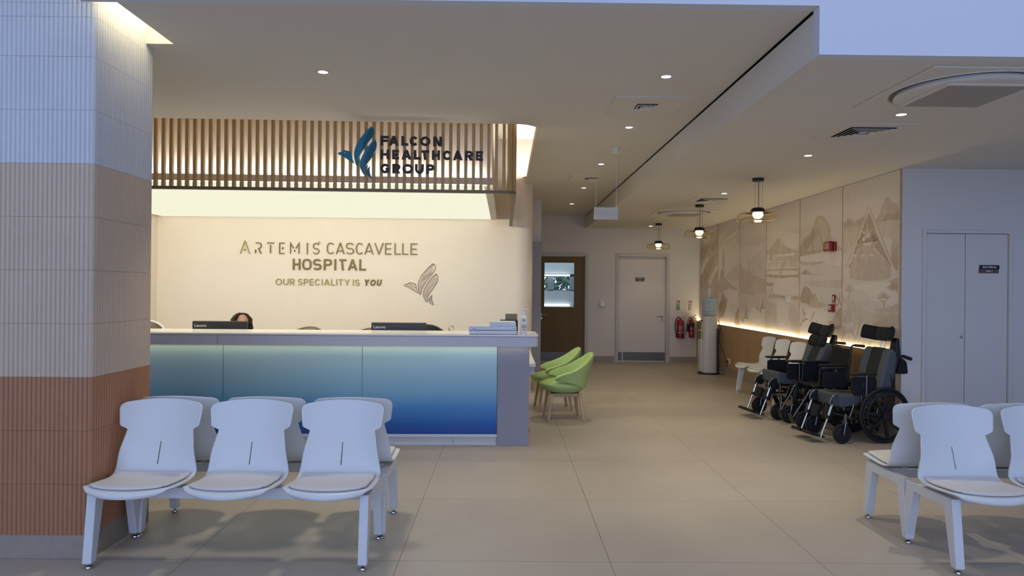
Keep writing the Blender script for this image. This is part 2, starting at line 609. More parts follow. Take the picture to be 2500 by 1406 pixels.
def small_text(s, size, depth, m, parent, loc, rot, name='lettering', align='CENTER', bold=0.0, sx=1.0):
    c = bpy.data.curves.new('txt', 'FONT')
    c.body = s
    c.size = size
    c.extrude = depth
    c.align_x = align
    c.align_y = 'CENTER'
    c.offset = bold
    c.resolution_u = 3
    t = bpy.data.objects.new('txt', c)
    COL.objects.link(t)
    dg = bpy.context.evaluated_depsgraph_get()
    me = bpy.data.meshes.new_from_object(t.evaluated_get(dg))
    bpy.data.objects.remove(t)
    bpy.data.curves.remove(c)
    me.name = name
    me.materials.clear()
    me.materials.append(m)
    o = bpy.data.objects.new(name, me)
    COL.objects.link(o)
    o.parent = parent
    o.location = loc
    o.rotation_euler = rot
    o.scale = (sx, 1, 1)
    return o
FACE_CAM = (R(90), 0, 0)          # text facing -Y
MURAL = [
(0,'p','m',0,[(15.27,2.5),(14.89,2.5),(14.47,2.57),(13.99,2.74),(13.99,2.19),(13.99,1.52),(13.99,0.93),(15.27,0.93)]),
(0,'p','d',0,[(15.27,1.81),(15.04,2.0),(14.7,2.13),(14.38,2.23),(14.06,2.29),(14.29,2.07),(14.53,1.91),(14.86,1.7),(15.21,1.56)]),
(0,'p','d',0,[(15.27,2.4),(14.97,2.43),(14.63,2.48),(14.79,2.33),(15.14,2.17),(15.27,2.1)]),
(0,'p','h',0,[(14.61,1.75),(14.32,1.91),(14.05,2.04),(13.99,1.97),(14.24,1.84),(14.52,1.65)]),
(0,'p','h',0,[(15.22,2.0),(14.88,2.18),(14.66,2.22),(14.87,2.06),(15.15,1.88)]),
(0,'p','d',0,[(14.46,2.45),(14.19,2.52),(14.01,2.56),(14.06,2.38),(14.34,2.3)]),
(0,'p','l',0,[(14.89,2.62),(14.6,2.69),(14.15,2.73),(14.03,2.65),(14.47,2.59)]),
(1,'p','g',0,[(13.96,2.42),(13.77,2.54),(13.48,2.61),(13.2,2.67),(12.87,2.71),(12.7,2.73),(12.7,2.34),(12.99,2.49),(13.26,2.46),(13.47,2.39),(13.69,2.42)]),
(1,'p','h',0,[(13.47,2.5),(13.31,2.54),(13.08,2.59),(12.86,2.62),(12.77,2.63),(12.94,2.56),(13.21,2.51),(13.42,2.47)]),
(1,'p','g',0,[(13.38,1.86),(13.2,1.93),(13.04,1.99),(12.93,1.95),(12.7,1.98),(12.7,1.74),(13.38,1.75)]),
(1,'p','d',0,[(13.87,1.72),(13.82,1.81),(13.81,1.92),(13.72,1.95),(13.7,2.08),(13.68,2.26),(13.64,2.35),(13.6,2.25),(13.57,2.08),(13.62,1.94),(13.57,1.88),(13.61,1.81),(13.47,1.76),(13.28,1.7),(13.1,1.64),(12.83,1.57),(13.05,1.57),(13.38,1.63),(13.62,1.68),(13.82,1.68)]),
(1,'p','m',0,[(13.95,1.72),(13.72,1.78),(13.47,1.75),(13.24,1.67),(13.37,1.57),(13.66,1.53),(13.94,1.51)]),
(1,'p','d',0,[(13.71,1.51),(13.51,1.42),(13.37,1.37),(13.46,1.22),(13.6,1.08),(13.75,1.03),(13.85,1.13),(13.91,1.27),(13.76,1.36)]),
(1,'p','h',0,[(13.37,1.57),(13.14,1.54),(12.83,1.53),(12.74,1.38),(12.95,1.3),(13.23,1.34),(13.37,1.44)]),
(1,'p','d',0,[(12.94,0.95),(12.9,1.12),(12.82,1.2),(12.71,1.24),(12.7,1.1),(12.7,0.94)]),
(1,'p','m',0,[(13.93,1.21),(13.85,1.18),(13.8,1.06),(13.85,0.94),(13.92,0.93)]),
(2,'p','g',0,[(12.3,2.06),(12.03,2.11),(11.8,2.15),(11.62,2.25),(11.52,2.26),(11.41,2.22),(11.41,1.72),(11.72,1.77),(11.94,1.79),(12.14,1.89),(12.3,1.98)]),
(2,'p','m',0,[(12.67,2.02),(12.61,2.0),(12.5,1.94),(12.34,1.9),(12.26,1.92),(12.1,1.86),(11.94,1.8),(11.72,1.77),(11.47,1.73),(11.42,1.72),(11.41,1.5),(12.09,1.47),(12.67,1.49)]),
(2,'p','g',0,[(12.67,1.49),(12.09,1.47),(11.41,1.5),(11.41,1.27),(12.67,1.17)]),
(2,'q','d',0,[(12.44,1.06),(12.38,1.2),(12.34,1.33),(12.29,1.2),(12.23,1.07)]),
(2,'q','d',0,[(11.62,1.26),(11.57,1.36),(11.55,1.46),(11.52,1.36),(11.47,1.26)]),
(2,'q','d',0,[(12.64,1.02),(12.6,1.1),(12.58,1.19),(12.56,1.11),(12.52,1.03)]),
(2,'q','d',0,[(11.84,1.15),(11.8,1.25),(11.78,1.35),(11.75,1.25),(11.71,1.15)]),
(2,'q','d',0,[(12.55,1.0),(12.51,1.08),(12.48,1.16),(12.45,1.08),(12.4,1.0)]),
(2,'q','d',0,[(11.68,1.19),(11.65,1.27),(11.64,1.34),(11.61,1.27),(11.58,1.2)]),
(2,'p','h',0,[(12.08,1.24),(11.85,1.26),(11.63,1.17),(11.45,1.11),(11.77,1.03),(12.08,1.07)]),
(3,'p','h',0,[(11.38,2.47),(10.95,2.45),(10.15,2.35),(10.15,2.2),(10.4,2.17),(10.79,2.34),(11.01,2.33),(11.38,2.27)]),
(3,'p','m',0,[(11.38,2.17),(11.23,2.21),(11.1,2.27),(10.97,2.32),(10.92,2.36),(10.87,2.33),(10.79,2.28),(10.66,2.22),(10.54,2.19),(10.34,2.14),(10.14,2.12),(10.14,2.09),(10.63,2.1),(11.38,2.12)]),
(3,'p','h',0,[(11.38,2.07),(10.94,2.09),(10.34,2.1),(10.25,2.07),(10.14,1.98),(10.14,1.8),(11.38,1.77)]),
(3,'q','d',0,[(11.26,2.02),(11.24,2.1),(11.19,2.15),(11.15,2.1),(11.13,2.02)]),
(3,'q','d',0,[(11.1,2.07),(11.05,2.11),(11.0,2.07)]),
(3,'p','m',0,[(10.27,2.06),(10.2,2.11),(10.14,2.15),(10.13,1.95)]),
(3,'l','m',0.012,[(10.94,2.06),(10.28,2.04)]),
(3,'l','m',0.012,[(10.98,2.05),(10.25,2.03)]),
(3,'l','m',0.012,[(11.05,2.03),(10.22,2.01)]),
(3,'l','m',0.012,[(11.13,2.02),(10.22,1.99)]),
(3,'l','m',0.012,[(11.23,1.99),(10.2,1.97)]),
(3,'l','m',0.012,[(11.34,1.97),(10.14,1.94)]),
(3,'l','m',0.012,[(11.34,1.94),(10.14,1.91)]),
(3,'l','m',0.03,[(11.38,1.87),(10.71,1.87),(10.14,1.85)]),
(3,'l','d',0.045,[(11.37,1.79),(10.68,1.76),(10.14,1.76)]),
(3,'l','d',0.05,[(11.37,1.65),(11.15,1.65),(11.09,1.66)]),
(3,'l','m',0.03,[(10.63,1.98),(10.72,1.94),(10.82,1.84),(10.93,1.74),(11.09,1.62),(11.21,1.53),(11.35,1.36)]),
(3,'l','m',0.03,[(10.58,1.97),(10.65,1.94),(10.76,1.83),(10.87,1.74),(11.02,1.62),(11.13,1.53)]),
(3,'l','m',0.018,[(10.63,2.06),(10.63,1.97)]),
(3,'l','m',0.018,[(10.49,2.06),(10.49,1.94)]),
(3,'l','m',0.018,[(10.41,2.06),(10.39,1.91)]),
(3,'l','m',0.018,[(10.32,2.06),(10.22,1.84)]),
(3,'l','m',0.018,[(10.25,2.01),(10.12,1.76)]),
(3,'l','m',0.018,[(11.16,1.97),(11.32,1.88)]),
(3,'p','h',0,[(10.99,1.72),(10.68,1.74),(10.16,1.73),(10.14,1.5),(10.77,1.5),(11.08,1.53)]),
(3,'p','m',0,[(11.21,1.5),(10.92,1.5),(10.53,1.47),(10.13,1.48),(10.14,1.43),(10.53,1.43),(10.98,1.44),(11.26,1.43)]),
(3,'p','d',0,[(10.92,1.48),(10.53,1.46),(10.14,1.46),(10.14,1.45),(10.53,1.44),(10.95,1.46)]),
(3,'p','g',0,[(11.38,1.33),(11.18,1.37),(10.92,1.29),(10.98,1.11),(11.17,0.98),(11.38,0.98)]),
(3,'p','h',0,[(10.92,1.39),(10.61,1.38),(10.46,1.3),(10.52,1.17),(10.72,1.0),(10.91,1.11)]),
(3,'p','g',0,[(10.41,1.35),(10.26,1.31),(10.15,1.2),(10.13,0.95),(10.37,0.99),(10.46,1.19)]),
(4,'p','m',0,[(10.08,2.17),(10.01,2.27),(9.91,2.3),(9.8,2.32),(9.72,2.39),(9.63,2.47),(9.56,2.54),(9.46,2.55),(9.37,2.52),(9.25,2.45),(9.16,2.36),(9.13,2.25),(9.08,2.19),(8.96,2.12),(8.83,2.09),(8.83,2.05),(9.39,2.06),(10.08,2.04)]),
(4,'p','d',0,[(10.08,2.16),(9.95,2.25),(9.8,2.29),(9.69,2.34),(9.65,2.38),(9.59,2.31),(9.72,2.18),(9.95,2.08),(10.08,2.06)]),
(4,'p','l',0,[(9.51,2.49),(9.37,2.49),(9.26,2.41),(9.26,2.26),(9.35,2.21),(9.43,2.3)]),
(4,'p','d',0,[(10.08,2.09),(9.79,2.1),(9.54,2.1),(9.39,2.07),(9.64,2.05),(10.08,2.04)]),
(4,'p','h',0,[(10.08,2.03),(9.39,2.04),(8.83,2.04),(8.83,1.87),(9.22,1.9),(9.64,1.96),(10.08,1.96)]),
(4,'p','m',0,[(10.08,1.97),(9.79,1.94),(9.46,1.94),(9.29,1.93),(9.57,1.9),(9.94,1.91),(10.08,1.93)]),
(4,'p','m',0,[(10.08,1.8),(10.0,1.82),(9.88,1.85),(9.79,1.82),(9.71,1.79),(9.46,1.77),(9.75,1.77),(10.08,1.78)]),
(4,'p','d',0,[(10.04,1.8),(9.94,1.83),(9.86,1.85),(9.77,1.79),(9.94,1.78)]),
(4,'p','g',0,[(9.94,1.68),(9.22,1.69),(8.83,1.69),(8.83,1.59),(9.38,1.6),(9.74,1.62)]),
(4,'p','d',0,[(10.07,1.41),(10.01,1.55),(9.9,1.62),(9.76,1.58),(9.67,1.51),(9.58,1.52),(9.52,1.46),(9.48,1.4),(9.28,1.36),(9.48,1.35),(9.7,1.36),(9.93,1.39)]),
(4,'p','m',0,[(9.78,1.38),(9.65,1.45),(9.56,1.51),(9.5,1.43),(9.24,1.37),(9.55,1.32),(9.85,1.33)]),
(4,'p','h',0,[(10.07,1.35),(9.55,1.32),(9.21,1.3),(9.21,1.2),(9.55,1.11),(10.0,1.08)]),
(4,'p','d',0,[(9.2,1.09),(9.16,1.16),(9.06,1.2),(8.95,1.31),(8.86,1.34),(8.83,1.36),(8.83,1.11)]),
(4,'p','m',0,[(9.12,1.16),(9.01,1.22),(8.92,1.21),(8.85,1.16),(9.01,1.11)]),
(4,'l','k',0.014,[(10.07,1.06),(9.98,1.13),(9.93,1.22),(9.89,1.26)]),
(4,'l','k',0.014,[(9.93,1.22),(9.97,1.28),(9.99,1.31)]),
(4,'l','k',0.014,[(9.98,1.13),(9.89,1.16),(9.81,1.17)]),
(4,'l','k',0.014,[(8.83,1.38),(8.89,1.43),(8.94,1.47),(8.98,1.5)]),
(4,'l','k',0.014,[(8.94,1.47),(9.02,1.48)]),
(4,'l','k',0.014,[(8.89,1.43),(8.88,1.49),(8.89,1.54)]),
(4,'l','k',0.014,[(8.89,1.41),(8.95,1.38),(9.03,1.39)]),
(4,'l','k',0.014,[(9.73,1.14),(9.64,1.23),(9.61,1.27)]),
(4,'l','k',0.014,[(9.55,1.11),(9.52,1.16)]),
(5,'p','m',0,[(8.04,2.34),(7.99,2.38),(7.93,2.43),(7.9,2.49),(7.88,2.5),(7.84,2.56),(7.82,2.58),(7.74,2.57),(7.71,2.52),(7.63,2.49),(7.56,2.46),(7.56,2.3),(7.85,2.31),(8.02,2.32)]),
(5,'p','d',0,[(7.88,2.33),(7.81,2.38),(7.76,2.4),(7.67,2.38),(7.58,2.41),(7.56,2.4),(7.56,2.31),(7.8,2.31)]),
(5,'p','m',0,[(8.79,2.33),(8.78,2.39),(8.73,2.38),(8.7,2.43),(8.67,2.43),(8.65,2.4),(8.62,2.42),(8.59,2.38),(8.55,2.4),(8.53,2.35),(8.5,2.37),(8.46,2.4),(8.39,2.4),(8.32,2.42),(8.3,2.4),(8.39,2.31),(8.78,2.32)]),
(5,'p','l',0,[(8.79,2.32),(8.39,2.31),(8.02,2.32),(7.56,2.3),(7.56,2.11),(7.76,2.13),(8.01,2.18),(8.36,2.18),(8.79,2.0)]),
(5,'p','m',0,[(7.71,1.91),(7.67,2.1),(7.59,2.12),(7.56,2.12),(7.56,1.78),(7.62,1.83)]),
(5,'q','d',0,[(7.69,1.9),(7.56,2.09),(7.56,1.78),(7.62,1.81)]),
(5,'q','w',0,[(8.19,2.52),(8.69,1.88),(8.8,1.78),(8.77,1.76),(8.61,1.89),(8.19,2.46),(7.75,1.89),(7.62,1.77),(7.59,1.78),(7.71,1.9)]),
(5,'q','d',0,[(8.19,2.47),(8.61,1.89),(8.67,1.85),(8.6,1.7),(7.75,1.69),(7.69,1.84),(7.75,1.89)]),
(5,'l','d',0.013,[(8.19,2.52),(8.69,1.88),(8.8,1.78)]),
(5,'l','d',0.013,[(8.18,2.52),(7.71,1.9),(7.59,1.78)]),
(5,'p','m',0,[(8.33,2.09),(8.12,2.07),(7.93,1.95),(7.75,1.86),(7.76,1.69),(8.59,1.7),(8.6,1.86),(8.46,2.0)]),
(5,'q','b',0,[(8.59,1.9),(8.44,2.15),(8.36,2.19),(8.36,2.09),(8.51,1.95)]),
(5,'l','w',0.012,[(8.19,2.46),(8.22,2.39),(8.21,2.23)]),
(5,'l','w',0.012,[(8.36,2.26),(8.24,2.21)]),
(5,'l','w',0.012,[(8.09,2.26),(8.15,2.22)]),
(5,'l','w',0.012,[(8.38,2.22),(8.37,2.12),(8.41,2.08)]),
(5,'l','w',0.012,[(8.47,2.11),(8.4,2.08)]),
(5,'l','w',0.012,[(8.48,2.0),(8.36,2.08)]),
(5,'l','w',0.012,[(8.07,2.07),(7.98,2.12)]),
(5,'l','w',0.012,[(8.12,2.09),(7.93,1.96)]),
(5,'l','w',0.012,[(8.07,2.04),(7.82,1.9)]),
(5,'l','w',0.012,[(8.62,1.89),(8.48,1.97)]),
(5,'l','w',0.012,[(8.04,2.25),(7.74,1.89)]),
(5,'l','l',0.01,[(8.53,1.91),(8.52,1.7)]),
(5,'l','l',0.01,[(8.47,1.89),(8.47,1.7)]),
(5,'l','l',0.01,[(8.41,1.88),(8.41,1.7)]),
(5,'l','l',0.01,[(8.36,1.86),(8.36,1.7)]),
(5,'l','l',0.01,[(8.3,1.85),(8.3,1.7)]),
(5,'l','l',0.01,[(8.25,1.9),(8.25,1.7)]),
(5,'l','l',0.01,[(8.2,1.88),(8.2,1.7)]),
(5,'l','l',0.01,[(8.15,1.87),(8.14,1.7)]),
(5,'l','l',0.01,[(8.09,1.85),(8.09,1.7)]),
(5,'l','l',0.01,[(8.04,1.84),(8.04,1.7)]),
(5,'l','l',0.01,[(7.99,1.89),(7.99,1.7)]),
(5,'l','l',0.01,[(7.94,1.87),(7.94,1.7)]),
(5,'l','l',0.01,[(7.89,1.86),(7.89,1.69)]),
(5,'l','l',0.01,[(7.85,1.84),(7.84,1.69)]),
(5,'l','l',0.01,[(7.8,1.83),(7.8,1.69)]),
(5,'q','w',0,[(8.55,1.99),(8.45,1.99),(8.45,1.97),(8.55,1.96)]),
(5,'q','w',0,[(8.36,1.98),(8.27,1.98),(8.26,1.96),(8.36,1.95)]),
(5,'q','w',0,[(8.17,1.97),(8.08,1.97),(8.07,1.95),(8.16,1.95)]),
(5,'q','w',0,[(8.77,1.81),(8.67,1.86),(8.61,1.83),(8.62,1.67),(8.68,1.67),(8.69,1.78),(8.77,1.74)]),
(5,'p','w',0,[(8.34,2.18),(8.3,2.19),(8.26,2.19),(8.21,2.2),(8.21,2.23),(8.19,2.24),(8.18,2.21),(8.15,2.22),(8.14,2.19),(8.15,2.18),(8.1,2.16),(8.08,2.11),(8.12,2.08),(8.15,2.07),(8.27,2.08),(8.31,2.1),(8.34,2.13)]),
(5,'p','h',0,[(8.8,1.59),(8.46,1.63),(8.1,1.65),(7.87,1.66),(7.71,1.64),(7.57,1.55),(7.56,1.38),(7.87,1.45),(8.1,1.45),(8.34,1.58),(8.59,1.53),(8.79,1.52)]),
(5,'p','m',0,[(7.79,1.6),(7.74,1.62),(7.7,1.63),(7.71,1.66),(7.66,1.68),(7.56,1.69),(7.56,1.56),(7.62,1.55),(7.59,1.59),(7.66,1.56),(7.74,1.58)]),
(5,'p','d',0,[(7.7,1.61),(7.64,1.64),(7.57,1.63),(7.57,1.59),(7.64,1.57)]),
(5,'p','m',0,[(8.75,1.56),(8.7,1.59),(8.66,1.62),(8.6,1.63),(8.54,1.6),(8.49,1.57),(8.55,1.55),(8.65,1.55)]),
(5,'l','d',0.016,[(8.64,1.47),(8.63,1.55)]),
(5,'l','d',0.012,[(8.63,1.52),(8.58,1.55)]),
(5,'p','m',0,[(8.0,1.47),(7.95,1.49),(7.94,1.52),(7.88,1.54),(7.84,1.55),(7.79,1.53),(7.73,1.51),(7.7,1.49),(7.76,1.48),(7.83,1.48),(7.91,1.47)]),
(5,'p','d',0,[(7.92,1.48),(7.89,1.51),(7.83,1.53),(7.76,1.5),(7.76,1.48),(7.84,1.48)]),
(5,'l','d',0.02,[(7.83,1.38),(7.84,1.43),(7.9,1.46)]),
(5,'l','d',0.014,[(7.84,1.43),(7.75,1.48)]),
(5,'p','g',0,[(8.79,1.45),(8.64,1.47),(8.46,1.43),(8.24,1.44),(8.12,1.41),(8.26,1.39),(8.42,1.37),(8.55,1.35),(8.66,1.37)]),
(5,'p','m',0,[(8.04,1.35),(7.92,1.36),(7.83,1.38),(7.7,1.39),(7.56,1.43),(7.56,1.35),(7.74,1.33),(7.89,1.33)]),
(5,'p','g',0,[(8.79,1.31),(8.52,1.36),(8.36,1.37),(8.23,1.34),(8.26,1.29),(8.43,1.26),(8.48,1.2),(8.78,1.17)]),
(5,'p','l',0,[(8.46,1.27),(8.26,1.33),(8.09,1.31),(7.87,1.33),(7.76,1.31),(7.89,1.26),(8.09,1.19),(8.3,1.18)]),
(5,'p','m',0,[(8.09,1.19),(7.92,1.24),(7.76,1.3),(7.56,1.33),(7.56,1.22),(7.76,1.17),(7.98,1.17)]),
(5,'p','g',0,[(8.78,0.95),(8.74,1.03),(8.66,1.06),(8.55,1.05),(8.49,1.01),(8.47,0.94),(8.78,0.93)]),
(5,'l','m',0.014,[(8.69,1.28),(8.72,1.22),(8.76,1.17)]),
(5,'l','g',0.014,[(8.58,1.14),(8.61,1.08),(8.65,1.02)]),
(5,'l','m',0.014,[(8.49,1.19),(8.52,1.13),(8.56,1.07)]),
(5,'l','g',0.014,[(8.44,1.19),(8.47,1.14),(8.51,1.08)]),
(5,'l','m',0.014,[(8.38,1.2),(8.4,1.11),(8.45,1.03)]),
(5,'l','g',0.014,[(8.34,1.2),(8.36,1.16),(8.4,1.11)]),
(5,'l','m',0.014,[(8.55,1.11),(8.58,1.04),(8.62,0.96)]),
(5,'l','g',0.014,[(8.4,1.06),(8.43,1.0),(8.47,0.94)]),
(5,'l','m',0.014,[(8.34,1.06),(8.36,1.0),(8.41,0.95)]),
(5,'l','g',0.014,[(8.27,1.01),(8.29,0.96),(8.33,0.93)]),
(5,'l','m',0.014,[(8.23,1.0),(8.25,0.96),(8.29,0.93)]),
(5,'l','g',0.014,[(8.13,1.0),(8.16,0.96),(8.2,0.93)]),
(5,'l','m',0.014,[(8.09,1.0),(8.11,0.97),(8.15,0.93)]),
]
# ============================================================ the setting
ZU, ZL, XB, YF, YB, XM, XW, YE = 3.106, 2.84, 1.70, 3.92, 15.35, 4.14, 4.09, 7.5
up = lambda a, b, d: (a, b, d)
SKEW0 = math.atan(.0243)
def front_y(x, base=6.842):        # the reception front runs very slightly askew to the room
    return base + .0243 * (x - .09)

struct(MB().box(-9, 7, -8, YB + .1, -.1, 0).build('floor', M['floor']))
c = MB()
arc_pts = [(.08 + .22 * math.cos(R(a)), 7.062 + .22 * math.sin(R(a))) for a in range(0, -91, -9)]
c.prism([(-9, 4.68), (-2.15, 4.68), (-2.15, 4.0), (1.694, 4.0), (1.694, YB), (.30, YB)] + arc_pts + [(-6, front_y(-6)), (-9, front_y(-9))], ZU, ZU + .1, up)
c.box(-9, -6, 6.5, YB, ZU, ZU + .1)
c.box(-9, -2.34, 4.12, 4.68, ZU, ZU + .1)
struct(c.build('ceiling', M['ceiling']))
c = MB()
c.prism([(XB, 4.0), (7, 4.0), (7, YE + .1), (XM + .1, YE + .1), (XM + .1, YB), (XB, YB)], ZL, ZL + .25, up)
struct(c.build('ceiling_lower', M['ceiling']))
struct(MB().box(1.695, XB - .0005, 4.0, YB, ZU + .012, ZU + .1).build('trim_2', M['shadowgap']))  # dark strip, the groove's shade put into its colour
# slot in the ceiling beside the tiled column
c = MB()
c.box(-2.15, -2.10, 4.0, 4.75, ZU + .1, 3.34)
c.box(-2.4, -2.10, 4.68, 4.75, ZU + .1, 3.34)
c.box(-2.4, -2.10, 4.0, 4.75, 3.34, 3.4)
struct(c.build('trim_1', M['ceiling']))
led = MB().box(-2.19, -2.155, 4.03, 4.66, 3.29, 3.31).build('light_strip', M['led_slot'])
tag(led, 'warm strip light hidden in the ceiling slot beside the tiled column', 'light')
# raised recess above the reception niche, white inside
c = MB()
c.box(.46, .52, 6.7, 10.9, ZU + .1, 3.75)
c.box(-6, .52, 10.66, 10.9, 3.2, 3.75)
c.box(-6.06, -6, 6.6, 10.9, ZU + .1, 3.75)
c.box(-6.06, .52, 6.6, 10.9, 3.75, 3.82)
c.prism([(-6, front_y(-6) - .02), (.46, 6.83), (.46, 6.77), (-6, 6.62)], ZU + .1, 3.75, up)
struct(c.build('ceiling_recess', M['ceiling']))
c = MB()
c.box(-9, 7.1, 4.0, YB + .3, 3.95, 4.05)
c.box(-9, XM + .3, YB + .12, YB + .2, 2.8, 4.0)
c.box(XM + .1, XM + .2, YE + .1, YB + .2, 0, 4.0)
c.box(XM, 7.1, YE + .1, YE + .2, 0, 4.0)
struct(c.build('ceiling_slab', M['ceiling']))  # unseen slab and walls, added to stop daylight leaking in above the ceilings
# atrium behind the camera: bulkheads, roof and side walls, open glazed side towards the daylight
c = MB()
c.box(-2.34, XB, YF, 4.0, ZU, 6.0)
c.box(-9, -2.34, 4.12, 4.2, ZU - .0, 6.0)
c.box(XB, 7, YF, 4.0, ZL, 6.0)
struct(c.build('wall_bulkhead', M['atrium']))
ATR = ((-2.4, 1.6, 70, 'front left'), (2.4, 1.6, 70, 'front right'), (-3.2, -2.4, 210, 'rear left'), (.4, -2.4, 210, 'rear middle'), (4.0, -2.4, 210, 'rear right'))  # unseen lamps, added to brighten the floor around the benches
for x, y, pw_, nm in ATR:
    t = thing('downlight', 'downlight high in the atrium ceiling, ' + nm + ' one', 'downlight', (x, y, 6.0), group='atrium downlights')
    MB().lathe([(.10, 0), (.10, -.008), (.08, -.012), (.08, -.002)], 24).build('trim_ring', M['ceiling'], t, smooth=40)
    MB().cyl((0, 0, 0), .08, -.010, -.004, 24).build('lens', M['lamp'], t)
    spot('lamp_light', t, (0, 0, -.03), pw_, (1, .90, .74), 102, .35, .06)
struct(MB().box(-9, 7, -8, 4.0, 6.0, 6.1).build('ceiling_atrium', M['atrium']))
struct(MB().box(-9.1, -9, -8, YB, 0, 6.1).build('wall_left', M['atrium']))
struct(MB().box(7, 7.1, -8, YE + .1, 0, 6.1).build('wall_right', M['atrium']))
# reception niche: pink back wall with its rounded right end
a2 = [(.16 + .25 * math.cos(R(a)), 10.90 + .25 * math.sin(R(a))) for a in range(-90, 1, 9)]
c = MB().prism([(-5.1, 8.3), (-5.1, 10.65)] + a2 + [(.41, 12.62), (.28, 12.62), (.28, 10.85), (-5.25, 10.85), (-5.25, 8.3)], 0, 3.2, up)
struct(c.build('wall_niche', M['pink'], smooth=30))
# dropped box of the niche ceiling
c = MB()
c.prism([(-6, front_y(-6, 7.10)), (-.13, front_y(-.13, 7.10)), (-.13, 10.65), (-6, 10.65)], 2.566, 2.632, up)
c.prism([(-6, front_y(-6, 7.36)), (-.14, front_y(-.14, 7.36)), (-.14, 10.65), (-6, 10.65)], 2.632, 3.75, up)
struct(c.build('ceiling_niche', M['white']))
lp = MB().prism([(-5.02, front_y(-5.02, 7.16)), (-.215, front_y(-.215, 7.16)), (-.215, 10.62), (-5.02, 10.62)], 2.560, 2.566, up).build('luminous_panel', M['luminous'])
tag(lp, 'large cream luminous ceiling panel glowing over the reception desk niche', 'light panel')
ls = MB().prism([(-5.9, front_y(-5.9, 7.25)), (-.2, front_y(-.2, 7.25)), (-.2, front_y(-.2, 7.28)), (-5.9, front_y(-5.9, 7.28))], 2.633, 2.648, up).build('light_strip', M['led_cool'])
tag(ls, 'pale strip light on the ledge behind the wooden slat screen', 'light')

ls = MB().box(.33, .36, 7.1, 10.6, ZU + .102, ZU + .114).build('light_strip', M['led_recess'])
tag(ls, 'pale strip light hidden in the ceiling recess beside the end of the slat screen', 'light')
wl = bpy.data.lights.new('wall_washer', 'AREA')  # unseen fill light, added to brighten the niche wall
wl.shape = 'RECTANGLE'
wl.size, wl.size_y = 4.7, .04
wl.energy = 96
wl.color = (1.0, .90, .70)
wlo = bpy.data.objects.new('wall_washer', wl)
COL.objects.link(wlo)
wlo.location = (-2.6, 7.03, 2.53)
wlo.rotation_euler = (R(80), 0, SKEW0)

# back wall with two door openings
c = MB()
c.box(.3, .68, YB, YB + .12, 0, 3.2)
c.box(1.74, 2.385, YB, YB + .12, 0, 3.2)
c.box(3.46, XM + .1, YB, YB + .12, 0, 3.2)
c.box(.68, 1.74, YB, YB + .12, 2.27, 3.2)
c.box(2.385, 3.46, YB, YB + .12, 2.27, 3.2)
struct(c.build('wall_back', M['white']))
# left corridor pier with the grey-blue frame of a door standing open
c = MB()
c.box(.41, .625, 12.60, YB, 0, ZU + .05)
struct(c.build('wall_pier', M['white']))
d3 = struct(thing('door_3', 'open grey blue door frame on the left pier beyond the desk', 'door', (.41, 12.56, 0)))
del d3['category']
MB().box(.045, .216, -.05, .04, 0, 2.355).build('door_frame', M['frameblue'], d3, bevel=.004)
MB().box(.005, .045, -.03, .04, 0, 2.33).build('door_edge', M['black'], d3)
MB().box(.012, .028, -.045, -.03, .95, 2.31).build('seal_strip', M['steel'], d3)
hb = MB()
MB().box(.0, .035, -.06, -.03, 1.02, 1.2).build('handle', M['steel'], d3, bevel=.004)

# mural wall, wood dado, ledge light, skirtings
struct(MB().box(XM, XM + .1, YE + .1, YB, 0, ZL + .1).build('wall_mural', M['white']))
c = MB()
c.box(XW, XM, YE + .02, YB, .135, .875)
c.box(XW, XW + .014, YE + .02, YB, .875, .90)
wd = c.build('wall_dado', M['oak'], bevel=.002)
struct(wd)
sl = MB().box(XW + .018, XM - .012, YE + .06, YB - .02, .877, .886).build('light_strip', M['led_warm'])
tag(sl, 'warm strip light along the top of the wood dado under the mural', 'light')
struct(MB().box(XW + .01, XM, YE + .02, YB, 0, .135).build('baseboard_right', M['skirt']))
c = MB()
c.box(1.80, 2.33, YB - .015, YB, 0, .13)
c.box(3.52, XW + .01, YB - .015, YB, 0, .13)
struct(c.build('baseboard_back', M['skirt']))
struct(MB().box(.40, .425, 10.95, 12.5, 0, .13).build('baseboard_niche', M['skirt']))
# electrical cupboard wall
c = MB()
c.box(XM, 4.365, YE, YE + .1, 0, ZL + .1)
c.box(5.262, 7, YE, YE + .1, 0, ZL + .1)
c.box(4.365, 5.262, YE, YE + .1, 2.18, ZL + .1)
struct(c.build('wall_electrical', M['white']))
struct(MB().box(XM - .004, 4.33, YE - .014, YE, 0, .13).build('baseboard_electrical', M['skirt']))

def door_frame(o, x0, x1, y, z1, w, dep, m):
    c = MB()
    c.box(x0, x0 + w, -.03, dep, 0, z1)
    c.box(x1 - w, x1, -.03, dep, 0, z1)
    c.box(x0 + w, x1 - w, -.03, dep, z1 - w, z1)
    return c.build('door_frame', m, o, bevel=.003)

def lever(o, x, y, z, dirx, m):
    c = MB().cyl((x, y, z), .026, -.012, 0, 18, 'y').tube([(x, y - .01, z), (x, y - .05, z), (x + dirx * .02, y - .055, z), (x + dirx * .13, y - .055, z)], .009, 8)
    h = c.build('handle', m, o, smooth=40)
    MB().cyl((x, y, z - .075), .024, -.010, 0, 18, 'y').build('keyhole_cover', m, o, smooth=40)

